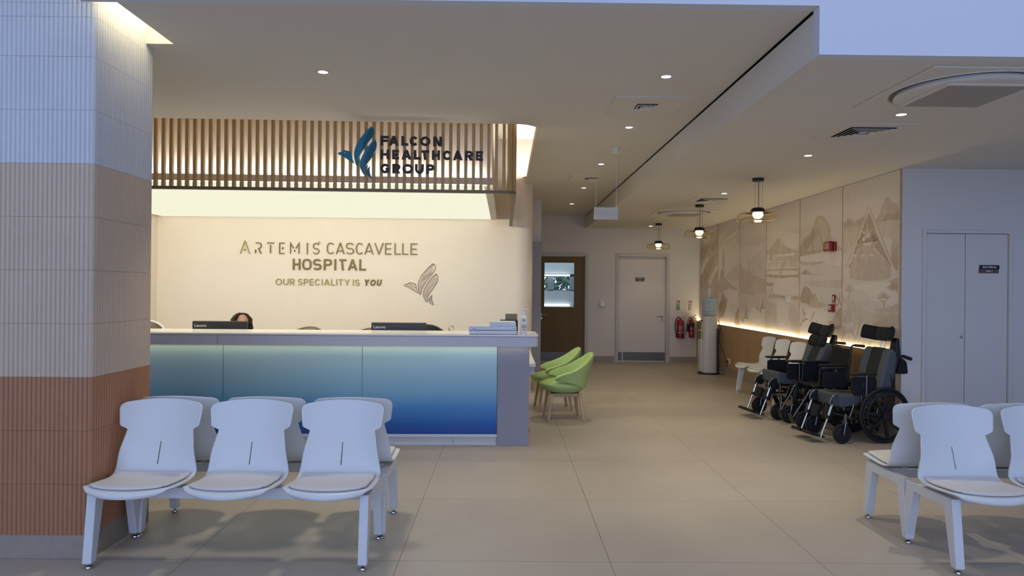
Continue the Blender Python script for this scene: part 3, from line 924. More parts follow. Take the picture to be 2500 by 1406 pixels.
# door 1: oak leaf with a glass pane
d1 = struct(thing('door_1', 'x', 'door', (0, YB, 0)))
del d1['category'], d1['label']
door_frame(d1, .66, 1.765, 0, 2.31, .065, .12, M['frame'])
c = MB()
x0, x1, gx0, gx1, gz0, gz1 = .73, 1.695, .825, 1.487, 1.15, 2.12
c.box(x0, gx0, .02, .065, .012, 2.24)
c.box(gx1, x1, .02, .065, .012, 2.24)
c.box(gx0, gx1, .02, .065, .012, gz0)
c.box(gx0, gx1, .02, .065, gz1, 2.24)
leaf = c.build('door_leaf', M['doorwood'], d1)
c = MB()
for a in ((gx0, gx0 + .014, gz0, gz1), (gx1 - .014, gx1, gz0, gz1), (gx0, gx1, gz0, gz0 + .014), (gx0, gx1, gz1 - .014, gz1)):
    c.box(a[0], a[1], .014, .07, a[2], a[3])
c.build('pane_bead', M['doorwood'], d1)
MB().box(gx0 + .01, gx1 - .01, .04, .046, gz0 + .01, gz1 - .01).build('glass_pane', M['glass'], d1)
MB().box(x0 + .005, x1 - .02, .014, .02, .03, .205).build('kick_plate', M['kick'], d1)
lever(d1, .775, .02, 1.0, 1, M['steel'])
# door 2: white leaf
d2 = struct(thing('door_2', 'x', 'door', (0, YB, 0)))
del d2['category'], d2['label']
door_frame(d2, 2.355, 3.49, 0, 2.31, .06, .12, M['frame'])
MB().box(2.418, 3.427, .05, .095, .015, 2.2).build('door_leaf', M['doorwhite'], d2, bevel=.002)
MB().box(2.418, 3.427, .075, .1, 2.2, 2.25).build('top_gap', M['frame'], d2)  # greyer strip, stands for the frame's shadow above the leaf
c = MB()
c.box(2.425, 2.505, .043, .05, .035, .215)
c.box(2.53, 3.42, .043, .05, .035, .215)
c.build('kick_plate', M['kick'], d2)
lever(d2, 3.36, .05, .98, -1, M['steel'])
# door 4: electrical cupboard, two leaves
d4 = struct(thing('door_4', 'x', 'door', (0, YE, 0)))
del d4['category'], d4['label']
door_frame(d4, 4.345, 5.282, 0, 2.197, .03, .08, M['doorwhite'])
MB().box(4.379, 4.800, .0, .04, .015, 2.163).build('door_leaf', M['doorwhite'], d4, bevel=.002)
MB().box(4.806, 5.248, .0, .04, .015, 2.163).build('door_leaf', M['doorwhite'], d4, bevel=.002)
MB().box(4.37, 5.257, .045, .06, .0, 2.17).build('cupboard_back', M['shadowgap'], d4)
MB().lathe([(.013, 0), (.015, -.006), (.012, -.012)], 16, (4.768, 0, 1.085), 'y').build('lock_knob', M['steel'], d4, smooth=40)

# made-up room, window and greenery, standing in for the reflection in the oak door pane
c = MB()
c.box(-1.5, -1.4, YB + .12, 18.2, 0, 3.1)
c.box(3.6, 3.7, YB + .12, 18.2, 0, 3.1)
c.box(-1.5, 3.7, YB + .12, 18.2, 2.75, 2.85)
struct(c.build('wall_beyond', M['atrium']))
struct(MB().box(-1.5, 3.7, YB + .1, 18.2, -.1, 0).build('floor_beyond', M['floor']))
c = MB()
c.box(-1.5, 3.7, 18.1, 18.2, 0, 1.50)
c.box(-1.5, 3.7, 18.1, 18.2, 1.93, 2.8)
struct(c.build('wall_beyond_window', M['atrium']))
w1 = struct(thing('window_1', 'x', 'window', (1.2, 18.1, 0)))  # made-up window, part of the stand-in for the pane's reflection
del w1['category'], w1['label']
c = MB()
c.box(-2.7, 2.5, .02, .08, 1.86, 1.93)
for x in (-.55, -.12, .42, .95):
    c.box(x, x + (.14 if x in (-.12, .42) else .04), .02, .08, 1.5, 1.9)
c.box(-2.7, 2.5, .02, .08, 1.50, 1.52)
c.build('window_frame', M['frameblue'], w1)
MB().box(-2.7, 2.5, .045, .05, 1.5, 1.9).build('window_glass', M['glass'], w1)
for k, z in enumerate((1.87, 1.13)):
    tb = MB().box(.3, 1.62, 18.03, 18.08, z, z + .035).build('strip_lamp', M['corridor_tube'])
    tag(tb, ['white strip lamp above the window seen through the oak door pane', 'white strip lamp low on the wall seen through the oak door pane'][k], 'lamp')
ra = bpy.data.lights.new('room_light', 'AREA')  # added light inside the made-up room
ra.energy = 22
ra.color = (.70, .92, 1.0)
ra.size = 2.5
rao = bpy.data.objects.new('room_light', ra)
COL.objects.link(rao)
rao.location = (1.1, 16.9, 2.7)
hd = MB()
rng = random.Random(3)
for i in range(3200):
    x, y, z = rng.uniform(-.6, 3.0), rng.uniform(20, 21.2), rng.uniform(0, 2.6)
    s = rng.uniform(.07, .16)
    d = Vector((rng.uniform(-1, 1), rng.uniform(-1, 0), rng.uniform(-1, 1))).normalized() * s
    e = d.cross(Vector((rng.uniform(-1, 1), 1, rng.uniform(-1, 1)))).normalized() * s * .4
    p = Vector((x, y, z))
    hd._add([p - d, p + e, p + d, p - e], [(0, 1, 2, 3)])
hedge = hd.build('hedge', M['leaf'])
tag(hedge, 'green leafy hedge outside the window seen through the oak door', 'hedge')
hedge['kind'] = 'stuff'

# ============================================================ fluted tile column
col = thing('tiled_column', 'large square column clad in fluted tiles, pale above, beige middle, terracotta foot', 'column', (-3.2, 4.445, 0))
def fluted(z0, z1, m, joints):
    X0, X1, Y0, Y1, p, dep = -.95, .866, -.335, .335, .0262, .0085
    def flute_line(a, b, fixed, axis, sign):
        n = int(round((b - a) / p))
        q = (b - a) / n
        out = []
        for i in range(n):
            for s in range(7):
                t = s / 6
                d = dep * math.sqrt(max(0, 1 - (2 * t - 1) ** 2)) if 0 < s < 6 else 0
                if s == 6 and i < n - 1:
                    continue
                out.append((a + (i + t) * q, d))
        return [((v, fixed + sign * d) if axis == 'x' else (fixed + sign * d, v)) for v, d in out]
    ring = flute_line(X0, X1 - .02, Y0, 'x', -1) + [(X1 - .012, Y0 - .006), (X1 - .001, Y0 - .001), (X1 + .006, Y0 + .012)] + flute_line(Y0 + .02, Y1, X1, 'y', 1) + [(X0, Y1)]
    mb = MB()
    zs = [z0] + joints + [z1]
    for a, b in zip(zs, zs[1:]):
        mb.prism(ring, a + .0006, b - .0006, up)
    return mb.build('tile_band', m, col, smooth=50)
fluted(2.233, 3.6, M['tile_white'], [2.535, 2.837, 3.06, 3.139])
fluted(1.026, 2.233, M['tile_mid'], [1.328, 1.63, 1.931])
fluted(.135, 1.026, M['tile_terra'], [.422, .724])
MB().box(-.95, .86, -.33, .33, .0, 3.6).build('core', M['skirt'], col)
MB().box(-.95, .869, -.338, .338, 0, .135).build('skirting', M['skirt'], col, bevel=.002)

# ============================================================ ceiling fittings
def downlight(x, y, z, label, pw=60, col_=(1, .90, .74)):
    if y > 10:
        col_ = (1, .86, .60)
    t = thing('downlight', label, 'downlight', (x, y, z), group='recessed downlights')
    MB().lathe([(.047, 0), (.047, -.004), (.035, -.006), (.034, .0)], 24).build('trim_ring', M['ceiling'], t, smooth=40)
    MB().cyl((0, 0, 0), .034, -.0045, -.002, 24).build('lens', M['lamp'], t)
    spot('lamp_light', t, (0, 0, -.02), pw, col_, 96 if x < 0 else 84, .55, .16 if x < 0 else .03)
for x, y, s in ((-1.33, 5.24, 'recessed downlight in the ceiling before the slat screen, left of the bird emblem'), (1.16, 5.25, 'recessed downlight nearest the camera in the row over the walkway'), (1.175, 6.91, 'recessed downlight just beyond the large square access panel vent'), (1.18, 8.96, 'recessed downlight between the wires of the hanging blank sign'), (1.195, 11.08, 'recessed downlight just beyond the far left ceiling vent'), (1.205, 13.17, 'farthest recessed downlight in the row toward the oak door')):
    downlight(x, y, ZU, s, 105 if x < 0 else 60 if y < 8 else 40 if y < 12 else 19)
for x, y, s in ((2.86, 5.21, 'recessed downlight beside the nearest round ceiling cassette'), (2.865, 6.83, 'recessed downlight between the louvred vent and nearest pendant lamp'), (2.90, 9.57, 'recessed downlight just before the far louvred vent'), (2.94, 14.6, 'recessed downlight at the back near the white door')):
    downlight(x, y, ZL, s, 52 if y < 8 else 34 if y < 12 else 13)
for x in (-1.2, -2.6, -4.0):
    pass

def vent(x, y, z, label, style):
    t = thing('ceiling_vent', label, 'vent', (x, y, z), group='square ceiling vents')
    w = .29
    MB().box(-w, w, -w, w, -.008, 0).build('face_plate', M['ceiling'], t, bevel=.003)
    c = MB()
    for a in ((-w - .008, -w + .012, -w - .008, w + .008), (w - .012, w + .008, -w - .008, w + .008), (-w + .012, w - .012, -w - .008, -w + .012), (-w + .012, w - .012, w - .012, w + .008)):
        c.box(*a, -.010, 0)
    c.build('rim', M['ceiling'], t)
    k = [.18, .145, .11, .075] if style == 'wide' else [.085, .055]
    s = .032 if style == 'wide' else .028
    MB().box(-k[0], k[0], -k[0], k[0], -.0095, -.0085).build('throat', M['shadowgap'], t)
    for r in k:
        c = MB()
        for (ax, ay) in ((1, 0), (-1, 0), (0, 1), (0, -1)):
            ri, ro, zi, zo = r - s * .72, r, -.011, -.022
            if ax:
                pts = [(ax * ri, -ri, zi), (ax * ri, ri, zi), (ax * ro, ro, zo), (ax * ro, -ro, zo)]
            else:
                pts = [(-ri, ay * ri, zi), (ri, ay * ri, zi), (ro, ay * ro, zo), (-ro, ay * ro, zo)]
            c._add(pts, [(0, 1, 2, 3)])
        c.build('louvre', M['ceiling'], t, solid=.0025)
    MB().box(-.028, .028, -.028, .028, -.014, -.0095).build('centre_plate', M['ceiling'], t)
vent(1.178, 6.10, ZU, 'square ceiling vent with a small centre grille nearest the beam', 'small')
vent(1.20, 10.13, ZU, 'far square ceiling vent behind the hanging sign wires', 'small')
vent(2.87, 5.79, ZL, 'square louvred vent in the lower ceiling beside the nearest cassette', 'wide')
vent(2.925, 10.25, ZL, 'far square louvred vent behind the middle pendant lamp', 'wide')

def cassette(x, y, label):
    t = thing('air_conditioner', label, 'air conditioner', (x, y, ZL), group='round flow ceiling cassettes')
    MB().box(-.475, .475, -.475, .475, -.010, 0).build('panel', M['ceiling'], t, bevel=.006, bseg=3)
    MB().lathe([(.440, -.0102), (.434, -.016), (.424, -.0102)], 64, cap=False).build('flow_ring', M['ceiling'], t, smooth=50)
    MB().lathe([(.424, -.0105), (.365, -.0105)], 64, cap=False).build('air_slot', M['ringgrey'], t)  # flat grey ring, the recess's shade put into its colour
    MB().lathe([(.392, -.011), (.400, -.030), (.392, -.036), (.34, -.041), (.0, -.043)], 64, cap=False).build('round_cover', M['ceiling'], t, smooth=35)
    MB().box(-.275, .275, -.275, .275, -.049, -.040).build('grille_frame', M['ceiling'], t, bevel=.004)
    MB().box(-.245, .245, -.245, .245, -.0498, -.049).build('grille', M['grille'], t)
    c = MB()
    for i in range(15):
        c.box(-.245, .245, -.243 + i * .034, -.241 + i * .034, -.0502, -.0498)
    c.build('grille_bars', M['ringgrey'], t)
cassette(2.90, 4.56, 'round flow air conditioner cassette nearest the atrium edge, upper right')
cassette(2.95, 11.95, 'far round flow air conditioner cassette behind the middle pendant')

sd = thing('smoke_detector', 'white smoke detector on the ceiling above the hanging blank sign', 'smoke detector', (1.207, 7.96, ZU))
MB().lathe([(.055, 0), (.055, -.018), (.048, -.022), (.0, -.022)], 24).build('base', M['steel_white'], sd, smooth=40)
MB().lathe([(.038, -.022), (.036, -.048), (.026, -.056), (.0, -.057)], 24).build('head', M['signwhite'], sd, smooth=40)
hs = thing('hanging_sign', 'blank white sign box hanging on two wires from the ceiling', 'sign', (1.168, 8.4, 2.36))
MB().box(-.14, .14, -.02, .02, 0, .143).build('sign_box', M['sign_box'], hs, bevel=.003)
for sx in (-.118, .118):
    MB().tube([(sx, 0, .143), (sx, 0, ZU - 2.36)], .0022, 6).build('wire', M['steel_white'], hs)

def pendant(x, y, label):
    t = thing('pendant_lamp', label, 'lamp', (x, y, ZL), group='amber glass pendants')
    MB().lathe([(.064, 0), (.064, -.032), (.06, -.036), (0, -.036)], 28).build('canopy', M['black'], t, smooth=40)
    for k, (dx, dy) in enumerate(((-.042, -.02), (.03, .03), (.042, -.025))):
        MB().tube([(dx, dy, -.03), (dx, dy, -.345)], .0016, 6).build('wire', M['dark_chrome'], t)
    MB().tube([(.004, 0, -.03), (.004, 0, -.35)], .0032, 6).build('cord', M['black'], t)
    MB().lathe([(0, -.338), (.055, -.340), (.072, -.352), (.084, -.385), (.078, -.392), (0, -.392)], 28).build('cap', M['black'], t, smooth=40)
    MB().ell((0, 0, -.412), .060, .060, .056, 24, 14).build('bulb', M['bulb'], t, smooth=60)
    prof = [(.085, -.392), (.15, -.396), (.200, -.403), (.220, -.418), (.226, -.445), (.224, -.478), (.213, -.493), (.15, -.500), (.085, -.498), (.078, -.478), (.070, -.474), (.0, -.474)]
    MB().lathe(prof, 48, cap=False).build('glass_shade', M['amber'], t, smooth=50, solid=.003, offset=0)
    l = bpy.data.lights.new('pendant_light', 'POINT')
    l.energy = 6
    l.color = (1, .78, .45)
    l.shadow_soft_size = .05
    o = bpy.data.objects.new('pendant_light', l)
    COL.objects.link(o)
    o.parent = t
    o.location = (0, 0, -.56)
pendant(2.895, 8.27, 'largest looking and nearest amber glass pendant lamp on the right')
pendant(2.931, 10.9, 'middle amber glass pendant lamp before the far mural panels')
pendant(2.978, 14.03, 'farthest amber glass pendant lamp above the white door')
# ============================================================ reception desk
SKEW = math.atan(.0243)
desk = thing('reception_desk', 'long white topped reception desk with blue gradient glass front panels', 'reception desk', (.25, 7.0, 0), SKEW)
def rounded_end(x0, x1, y0, y1, r):
    return [(x0, y0)] + [(x1 - r + r * math.cos(R(a)), y0 + r + r * math.sin(R(a))) for a in range(-90, 1, 9)] + [(x1, y1), (x0, y1)]
MB().prism(rounded_end(-4.6, .085, 0, .62, .075), 1.083, 1.10, up).build('counter_top', M['solid'], desk, bevel=.003)
for a, b in ((-4.6, -2.994), (-2.990, .079)):
    pl = rounded_end(a, b, .007, .61, .07) if b > 0 else [(a, .007), (b, .007), (b, .61), (a, .61)]
    MB().prism(pl, .985, 1.079, up).build('fascia', M['laminate'], desk, bevel=.0015, smooth=30)
MB().box(-4.59, .06, .02, .60, 1.078, 1.084).build('shadow_gap', M['frame'], desk)
for a, b in ((-4.325, -2.985), (-2.980, -1.64), (-1.635, -.318)):
    MB().box(a, b, .135, .145, .112, .985).build('glass_panel', M['glassgrad'], desk)
MB().box(-4.6, -.313, .130, .15, .084, .112).build('bottom_rail', M['steel_white'], desk, bevel=.002)
for a, b in ((-4.6, -.745), (-.742, -.313)):
    MB().box(a, b, .165, .18, .0, .084).build('kick_board', M['steel_white'], desk)
MB().box(-4.6, -.313, .15, .42, .09, .985).build('carcass', M['laminate'], desk)
MB().box(-.312, .0, .125, .60, .0, .985).build('end_panel', M['lilac'], desk, bevel=.004)
MB().box(-4.6, -.05, .42, 1.25, .715, .745).build('worktop', M['solid'], desk, bevel=.003)
for x in (-4.55, -2.5, -.5):
    MB().box(x, x + .03, .45, 1.2, 0, .715).build('support_panel', M['laminate'], desk)
MB().box(-4.5, .0, .075, .095, .9844, .985).build('light_strip', emit('desk_led', (1.0, .93, .68), 4.6), desk)

st = thing('side_table', 'narrow white table at the end of the desk facing the green chairs', 'table', (.0, 8.8, 0))
MB().box(-.32, .335, -1.12, 1.1, .715, .75).build('table_top', M['solid'], st, bevel=.003)
MB().box(-.30, .325, -1.10, 1.08, .64, .712).build('apron', M['laminate'], st, bevel=.002)
for y in (-.95, .95):
    MB().lathe([(.03, .03), (.03, .64)], 16, (.24, y, 0)).build('leg', M['steel_white'], st, smooth=40)
    MB().lathe([(.045, 0), (.045, .03)], 16, (.24, y, 0)).build('foot_glide', M['leg_oak'], st, smooth=40)

# ============================================================ slat screen
scr = thing('slat_screen', 'hanging screen of vertical oak slats with a rounded corner above the desk', 'screen', (-1.5, 6.9, 2.46))
yc = front_y(.10, 6.92)
path = []
x = -.02
xs = []
while x > -4.33:
    xs.append(x)
    x -= .073
for x in reversed(xs):
    path.append((x, front_y(x, 6.92), 0.0))
for a in (-58, -26):
    path.append((-.02 + .12 * math.cos(R(a)), yc + .12 + .12 * math.sin(R(a)), R(a + 90)))
y = yc + .12
while y < 10.58:
    path.append((.10, y, PI / 2))
    y += .1
for (x, y, a) in path:
    T = Matrix.Translation((x + 1.5, y - 6.9, 0)) @ Matrix.Rotation(a, 4, 'Z')
    MB(T).box(-.0145, .0145, 0, .036, .026, 1.25).build('slat', M['slat'], scr)
rl = [(xx, front_y(xx, 6.92)) for xx in (-4.37, -.02)] + [(-.02 + .12 * math.cos(R(a)), yc + .12 + .12 * math.sin(R(a))) for a in range(-81, 1, 9)] + [(.10, 10.6)]
inn = [(xx, front_y(xx, 6.92) + .046) for xx in (-4.37, -.02)] + [(-.02 + .074 * math.cos(R(a)), yc + .12 + .074 * math.sin(R(a))) for a in range(-81, 1, 9)] + [(.054, 10.6)]
c = MB()
n = len(rl)
for i in range(n - 1):
    q = [rl[i], rl[i + 1], inn[i + 1], inn[i]]
    c.prism([(a + 1.5, b - 6.9) for a, b in q], 0, .027, up)
c.build('bottom_rail', M['rail'], scr)
c = MB()
for i in range(n - 1):
    q = [rl[i], rl[i + 1], inn[i + 1], inn[i]]
    c.prism([(a + 1.5, b - 6.9) for a, b in q], 1.25, 1.285, up)
c.build('top_rail', M['rail'], scr)

# ============================================================ signs
fs = thing('healthcare_sign', 'dark brown raised lettering with a teal bird emblem on the slat screen', 'sign', (-.9, front_y(-.9, 6.915), 2.58), SKEW)
ff = lambda a, b, d: (a + .9, d, b - 2.58)
for rowz, row in (((2.896, 2.986), (('F', -1.191, -1.121), ('A', -1.116, -1.021), ('L', -.996, -.931), ('C', -.918, -.835), ('O', -.819, -.721), ('N', -.695, -.614))),
                  ((2.765, 2.855), (('H', -1.191, -1.111), ('E', -1.082, -1.017), ('A', -.994, -.900), ('L', -.877, -.81), ('T', -.804, -.732), ('H', -.706, -.630), ('C', -.603, -.52), ('A', -.507, -.413), ('R', -.391, -.315), ('E', -.29, -.22))),
                  ((2.632, 2.722), (('G', -1.191, -1.104), ('R', -1.079, -1.003), ('O', -.984, -.884), ('U', -.865, -.782), ('P', -.756, -.682)))):
    for ch, a, b in row:
        letter(ch, a, b, rowz[0], rowz[1], .0235, -.022, 0, ff, M['letter_dark'], fs)
E3 = lambda p: (-1.591 + (p[0] - 213) * .000870, 3.070 - (p[1] - 185) * .000874)
FEATHER_A = [(570, 185), (595, 215), (596, 255), (565, 315), (505, 400), (462, 470), (435, 530), (415, 608), (396, 560), (386, 500), (394, 435), (428, 350), (490, 265), (535, 215)]
FEATHER_A2 = [(570, 187), (594, 217), (595, 255), (565, 313), (505, 398), (480, 430), (485, 370), (520, 280), (560, 215)]
FEATHER_B = [(612, 325), (628, 365), (624, 420), (602, 470), (560, 540), (522, 600), (505, 640), (496, 705), (465, 660), (450, 610), (455, 555), (482, 490), (530, 410), (578, 350)]
FEATHER_B2 = [(612, 328), (627, 366), (623, 420), (601, 470), (560, 538), (521, 598), (497, 600), (500, 540), (540, 450), (585, 370)]
TAIL = [(557, 615), (553, 650), (562, 695), (577, 742), (540, 722), (519, 690), (530, 650)]
HEAD = [(213, 482), (222, 470), (256, 463), (266, 450), (292, 446), (332, 455), (356, 470), (362, 510), (373, 550), (389, 584), (348, 562), (300, 532), (268, 508), (236, 496), (221, 493)]
for nm, pl, pl2 in (('feather', FEATHER_A, FEATHER_A2), ('feather', FEATHER_B, FEATHER_B2), ('tail_feather', TAIL, None), ('bird_head', HEAD, None)):
    c = MB().prism([E3(p) for p in cat_closed(pl, 5)], -.024, -.002, ff)
    o = c.build(nm, M['bird_blue'] if nm != 'tail_feather' else M['bird_dark'], fs)
    if pl2:
        MB().prism([E3(p) for p in cat_closed(pl2, 5)], -.0255, -.0241, ff).build('dark_vane', M['bird_dark'], o)
    if nm == 'bird_head':
        MB().prism([E3(p) for p in cat_closed([(278, 472), (290, 466), (302, 470), (292, 479)], 4)], -.0255, -.0241, ff).build('eye', M['creamsign'], o)

hsn = thing('hospital_sign', 'gold raised hospital name lettering on the pale pink wall behind the desk', 'sign', (-2.6, 10.65, 1.8))
hf = lambda a, b, d: (a + 2.6, d, b - 1.8)
Dm = lambda x, z, s=.07: [(x - s * .8, z), (x, z + s), (x + s * .8, z), (x, z - s), (x - s * .8, z)]
ART = {
    'A': [[(0, 0), (.5, 1)], [(1, 0), (.5, 1)], Dm(.5, .28, .012)],
    'R': [[(.0, 1), (.58, 1)] + arc(.58, .73, .4, .27, 80, -80, 10) + [(.46, .46)], [(0, 0), (0, .36)], [(.5, .46), (1, 0)]],
    'T': [[(0, 1), (1, 1)], [(.5, 0), (.5, .82)]],
    'E': [[(1, 1), (0, 1), (0, 0), (1, 0)], Dm(.62, .5, .012)],
    'M': [[(0, 0), (0, 1), (.36, .52)], [(1, 0), (1, 1), (.62, .5)], Dm(.5, .27, .012)],
}
for ch, a, b in (('A', -3.892, -3.742), ('R', -3.669, -3.571), ('T', -3.502, -3.385), ('E', -3.317, -3.23), ('M', -3.158, -3.019), ('I', -2.914, -2.897), ('S', -2.825, -2.728)):
    z0, z1 = (2.025, 2.215) if ch == 'A' else (2.025, 2.192)
    letter(ch, a, b, z0, z1, .0145, -.018, -.004, hf, M['goldlight'] if ch == 'A' else M['gold'], hsn, 1.0, 0, ART.get(ch))
c = MB()
stroke(c, arc(-2.735, 2.197, .014, .014, 0, 360, 16), .004, -.016, -.006, hf)
c.build('registered_mark', M['gold'], hsn)
for ch, a, b in (('C', -2.621, -2.505), ('A', -2.488, -2.358), ('S', -2.34, -2.221), ('C', -2.194, -2.084), ('A', -2.07, -1.936), ('V', -1.924, -1.788), ('E', -1.767, -1.673), ('L', -1.628, -1.536), ('L', -1.514, -1.429), ('E', -1.393, -1.295)):
    letter(ch, a, b, 2.031, 2.199, .0155, -.018, -.004, hf, M['gold'], hsn, .86)
for ch, a, b in (('H', -3.116, -3.004), ('O', -2.978, -2.841), ('S', -2.818, -2.697), ('P', -2.663, -2.544), ('I', -2.512, -2.476), ('T', -2.434, -2.332), ('A', -2.310, -2.172), ('L', -2.142, -2.046)):
    letter(ch, a, b, 1.794, 1.957, .0265, -.018, -.004, hf, M['gold'], hsn, .8)
def word(s, x0, x1, z0, z1, t, m, shear=0, e=1.0):
    wid = {'O': 1.05, 'C': .95, 'U': .86, 'S': .78, 'E': .68, 'L': .66, 'I': .16, 'T': .80, 'Y': .92, 'R': .78, 'P': .76, 'A': 1.0, 'H': .9}
    gap = .24
    tot = sum(wid[c_] for c_ in s) + gap * (len(s) - 1)
    k = (x1 - x0) / tot
    x = x0
    for c_ in s:
        letter(c_, x, x + wid[c_] * k, z0, z1, t, -.018, -.004, hf, m, hsn, e, shear)
        x += (wid[c_] + gap) * k
word('OUR', -3.364, -3.087, 1.571, 1.662, .0108, M['goldlight'])
word('SPECIALITY', -3.037, -2.280, 1.571, 1.662, .0108, M['goldlight'])
word('IS', -2.234, -2.133, 1.571, 1.662, .0108, M['goldlight'])
word('YOU', -2.075, -1.825, 1.571, 1.662, .019, M['gold'], .2)

bs = thing('bird_emblem', 'thin brown line drawing of a rising bird on the pink wall', 'wall emblem', (-1.2, 10.65, 1.6))
bf = lambda a, b, d: (a + 1.2, d, b - 1.6)
B3 = lambda p: (-1.483 + (p[0] - 213) * .001190, 1.904 - (p[1] - 185) * .001084)
def scan(poly, rng_, ang, gap):
    ca, sa = math.cos(ang), math.sin(ang)
    Q = [(x * ca + y * sa, -x * sa + y * ca) for x, y in poly]
    lo, hi = min(q[1] for q in Q), max(q[1] for q in Q)
    v, out = lo + gap, []
    while v < hi:
        xs_ = []
        for i in range(len(Q)):
            (x0, y0), (x1, y1) = Q[i - 1], Q[i]
            if (y0 - v) * (y1 - v) < 0:
                xs_.append(x0 + (x1 - x0) * (v - y0) / (y1 - y0))
        xs_.sort()
        for a, b in zip(xs_[::2], xs_[1::2]):
            w = b - a
            a2, b2 = a + w * rng_.uniform(0, .12), b - w * rng_.uniform(0, .2)
            if b2 - a2 > .01:
                out.append(((a2 * ca - v * sa, a2 * sa + v * ca), (b2 * ca - v * sa, b2 * sa + v * ca)))
        v += gap * rng_.uniform(.7, 1.3)
    return out
rg = random.Random(5)
for nm, pl, ang in (('feather', FEATHER_A, .62), ('feather', FEATHER_B, .62), ('tail_feather', TAIL, .5), ('bird_head', HEAD, -.55)):
    P_ = [B3(p) for p in cat_closed(pl, 5)]
    c = MB()
    stroke(c, P_ + [P_[0]], .0075, -.008, -.001, bf)
    for a, b in scan(P_, rg, ang, .0165):
        stroke(c, [a, b], rg.choice((.0028, .004, .006)), -.006, -.001, bf)
    c.build(nm, M['sketch'], bs)

# ============================================================ things on and behind the counter
def dloc(lx, ly, z=0):
    ca, sa = math.cos(SKEW), math.sin(SKEW)
    return (.25 + lx * ca - ly * sa, 7.0 + lx * sa + ly * ca, z)

def monitor(px, label):
    t = thing('monitor', label, 'monitor', (px, 7.78, .745), R(1), group='monitors behind the counter')
    MB().box(-.292, .292, -.018, .006, .085, .425).build('back_shell', M['charcoal'], t, bevel=.004)
    MB().box(-.292, .292, .006, .020, .085, .427).build('screen_bezel', M['black'], t, bevel=.002)
    MB().box(-.284, .284, .020, .0215, .095, .42).build('screen', M['screen'], t)
    MB().box(-.10, .10, -.028, -.018, .325, .332).build('vent_ridge', M['black'], t, bevel=.002)
    MB().box(-.035, .035, -.05, -.018, .03, .30).build('stand_neck', M['charcoal'], t, bevel=.004)
    MB().box(-.13, .13, -.10, .10, 0, .014).build('stand_base', M['charcoal'], t, bevel=.004)
    small_text('Lenovo', .043, .0006, M['logogrey'], t, (-.205, -.0187, .378), FACE_CAM, 'maker_lettering', bold=.0006)
monitor(-3.045, 'black monitor seen from behind, in front of the seated receptionist')
monitor(-1.135, 'black monitor seen from behind, nearer the white scanner')

pr = thing('document_scanner', 'flat white scanner with a raised feeder on the counter end', 'scanner', dloc(-.36, .19, 1.10), SKEW)
MB().box(-.235, .235, -.14, .16, .004, .038).build('base', M['paperwhite'], pr, bevel=.004)
MB().box(-.238, .228, -.141, .158, .042, .080).build('lid', M['paperwhite'], pr, bevel=.004)
MB().box(-.035, .222, -.139, .15, .080, .122).build('feeder', M['paperwhite'], pr, bevel=.005)
MB().box(.228, .241, -.12, .15, .004, .05).build('dark_side', M['black'], pr, bevel=.002)
for x in (-.185, .20):
    MB().box(x - .012, x + .012, -.145, -.139, .034, .062).build('hinge', M['frame'], pr, bevel=.002)
MB().box(-.23, .22, -.135, .15, .038, .042).build('seam', M['shadowgap'], pr)
dt = thing('document_tray', 'dark sheet holder with a grey board standing behind the white scanner', 'tray', dloc(-.20, .50, 1.10), SKEW)
T = Matrix.Rotation(R(-12), 4, 'X')
MB(T).box(-.03, .095, -.004, .004, .05, .19).build('grey_board', M['olive'], dt, bevel=.002)
MB().box(-.085, .075, -.06, .02, .118, .126).build('shelf', M['black'], dt, bevel=.002)
MB().box(.068, .098, -.05, .03, .0, .118).build('stand', M['black'], dt, bevel=.002)
MB().box(-.03, .098, -.06, .05, .0, .008).build('foot', M['black'], dt, bevel=.002)

sb = thing('sanitizer_bottle', 'white pump bottle of hand sanitizer at the right counter corner', 'bottle', (.187, 7.055, 1.10))
MB().lathe([(.0, 0), (.030, .0), (.033, .006), (.033, .155), (.030, .172), (.018, .188), (.014, .195), (.0, .195)], 28).build('bottle_body', M['signwhite'], sb, smooth=40)
MB().lathe([(.016, .190), (.016, .212), (.010, .216), (.0, .216)], 20).build('collar', M['signwhite'], sb, smooth=40)
MB().tube([(0, 0, .21), (0, 0, .243), (.002, 0, .247), (.040, -.004, .243), (.048, -.004, .232)], [.006, .006, .007, .006, .004], 10).tube([(-.016, 0, .247), (.012, 0, .247)], .008, 10).build('pump', M['signwhite'], sb, smooth=40)
MB().lathe([(.014, 0), (.014, -.0012), (.0, -.0012)], 24, (0, -.0328, .082), 'y').build('round_badge', M['navy'], sb)
MB().lathe([(.009, 0), (.009, -.0008), (.0, -.0008)], 24, (0, -.034, .082), 'y').build('badge_centre', M['signwhite'], sb)
c = MB()
for z, w in ((.150, .016), (.141, .012), (.135, .014), (.052, .016), (.047, .013)):
    c.box(-w, w, -.0338, -.0328, z, z + .003)
c.build('label_print', M['navy'], sb)
MB().box(.024, .0265, -.024, -.021, .06, .10).build('side_print', M['navy'], sb)

wr = thing('cable_holder', 'small grey looped wire item peeking over the counter beside the black chair', 'desk item', dloc(-.80, .66, .745), SKEW)
for k in range(3):
    c = MB().torus((0, 0, 0), .026, .003, 'y', 24, 6)
    o = c.build('wire_loop', M['steel'], wr, smooth=60)
    o.location = (0, k * .02, .378)
    o.rotation_euler = (0, R(25), R(20))
MB().tube([(0, .02, 0), (0, .02, .356)], .006, 8).build('stem', M['steel'], wr, smooth=60)
MB().cyl((0, .02, 0), .05, 0, .012, 20).build('base', M['steel'], wr)

